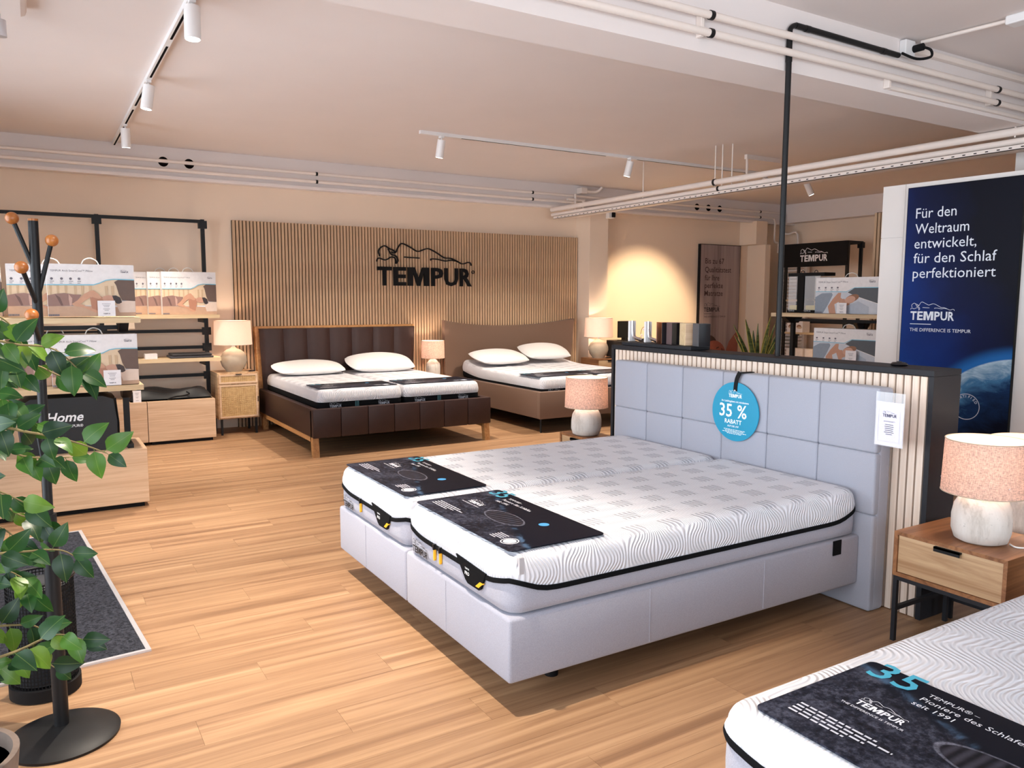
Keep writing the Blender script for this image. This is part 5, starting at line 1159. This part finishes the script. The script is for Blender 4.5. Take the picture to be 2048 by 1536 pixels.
fi = thing('ficus_tree', 'artificial ficus with glossy green leaves in a pot at the left edge', 'plant', (-.255, 2.32, 0))
obj('pot', B().lathe([(.001, 0), (.11, 0), (.15, .22), (.165, .36), (.150, .36), (.143, .32), (.001, .32)], 48, (-.255, 2.32, 0)), 'potwood', fi, 40)
obj('trunk', B().tube(smooth_line([(-.255, 2.32, .30), (-.24, 2.31, .6), (-.27, 2.30, 1.0), (-.25, 2.29, 1.4), (-.26, 2.30, 1.75)], 5), .014, 10), 'bark', fi, 60)
BR = [[(-.109, 2.2, 1.405), (-.031, 2.2, 1.403), (.041, 2.2, 1.389), (.096, 2.2, 1.328)], [(-.111, 2.3, 1.46), (-.06, 2.3, 1.46), (-.027, 2.3, 1.398)], [(-.128, 2.4, 1.30), (-.017, 2.4, 1.34), (.049, 2.4, 1.31), (.105, 2.4, 1.30)],
      [(-.118, 2.15, 1.213), (-.021, 2.15, 1.199), (.07, 2.15, 1.167), (.136, 2.15, 1.134)], [(-.129, 2.3, 1.143), (-.027, 2.3, 1.114), (.06, 2.3, 1.105)], [(-.14, 2.35, 1.008), (-.057, 2.35, .957), (-.004, 2.35, .929)], [(-.139, 2.2, .896), (-.038, 2.2, .90), (.025, 2.2, .892), (.056, 2.2, .871)],
      [(-.147, 2.1, .678), (-.069, 2.1, .696), (.003, 2.1, .716), (.06, 2.1, .691)], [(-.156, 2.2, .614), (-.053, 2.2, .636), (-.002, 2.2, .594)], [(-.15, 2.3, .791), (-.086, 2.3, .805), (-.045, 2.3, .765)], [(-.17, 2.25, .70), (-.06, 2.25, .70), (-.02, 2.25, .675)],
      [(-.16, 2.25, 1.08), (-.09, 2.22, 1.05), (-.04, 2.2, 1.02)], [(-.17, 2.3, .97), (-.10, 2.28, .95), (-.05, 2.26, .90)], [(-.17, 2.3, .86), (-.11, 2.28, .85), (-.06, 2.26, .82)], [(-.16, 2.35, 1.22), (-.08, 2.33, 1.23), (-.01, 2.3, 1.20)], [(-.16, 2.3, 1.40), (-.09, 2.28, 1.37), (-.03, 2.26, 1.33)], [(-.15, 2.25, 1.30), (-.09, 2.22, 1.29), (-.06, 2.2, 1.27)]]
lm = bpy.data.meshes.new('leaf'); N_ = 7; vs = []
for i in range(N_ + 1):
    t_ = i / N_; w_ = .0225 * (math.sin(math.pi * t_ ** .66) ** .9 if 0 < i < N_ else .001)
    for s_ in (-1, -.5, 0, .5, 1): vs.append((.008 + t_ * .070, s_ * w_, .005 * math.sin(math.pi * t_) - .007 * t_ ** 2 + .16 * abs(s_) * w_))
fs = [(i * 5 + j, i * 5 + j + 1, (i + 1) * 5 + j + 1, (i + 1) * 5 + j) for i in range(N_) for j in range(4)]
o_ = len(vs); vs += [(0, -.0008, 0), (.008, -.0008, 0), (.008, .0008, 0), (0, .0008, 0)]; fs.append((o_, o_ + 1, o_ + 2, o_ + 3))
lm.from_pydata(vs, [], fs); lm.materials.append(M['leaf']); lm.polygons.foreach_set('use_smooth', [True] * len(lm.polygons))
rl = random.Random(11); og_ = Vector(fi['org'])
for bi_, br in enumerate(BR):
    a = Vector(br[0]); base = Vector((-.26, 2.30, max(.45, a.z - .12))); pts = smooth_line([base] + [Vector(p) for p in br], 6)
    obj('twig', B().tube(pts, .002, 6, rad=[.0045 - .0033 * i / len(pts) for i in range(len(pts))]), 'bark', fi, 60)
    acc = 0; side = 1
    for i in range(3, len(pts)):
        acc += (pts[i] - pts[i - 1]).length
        if acc > .0165 or i == len(pts) - 1:
            acc = 0; side = -side; d = (pts[i] - pts[i - 1]).normalized(); last = i == len(pts) - 1
            ang = 0 if last else side * rl.uniform(35, 75); sc_ = rl.uniform(.72, 1.08)
            out = Matrix.Rotation(R(ang), 3, 'Y') @ d if rl.random() < .6 else Matrix.Rotation(R(ang), 3, 'Z') @ d
            out = (out + Vector((0, rl.uniform(-.35, .1), rl.uniform(-.65, -.05)))).normalized()
            nrm = Vector((rl.uniform(-.45, .45), rl.uniform(-1.3, -.45), rl.uniform(.0, .8))).normalized(); yv = nrm.cross(out).normalized(); zv = out.cross(yv)
            lo = bpy.data.objects.new('leaf', lm); COL.objects.link(lo); lo.parent = fi
            mm = Matrix((out, yv, zv)).transposed().to_4x4() @ Matrix.Scale(sc_, 4); mm.translation = pts[i] - og_; lo.matrix_local = mm
obj('soil', B().lathe([(.001, .323), (.143, .323)], 40, (-.255, 2.32, 0)), 'soil', fi)
for o in list(bpy.data.objects):
    if 'org' in o: del o['org']
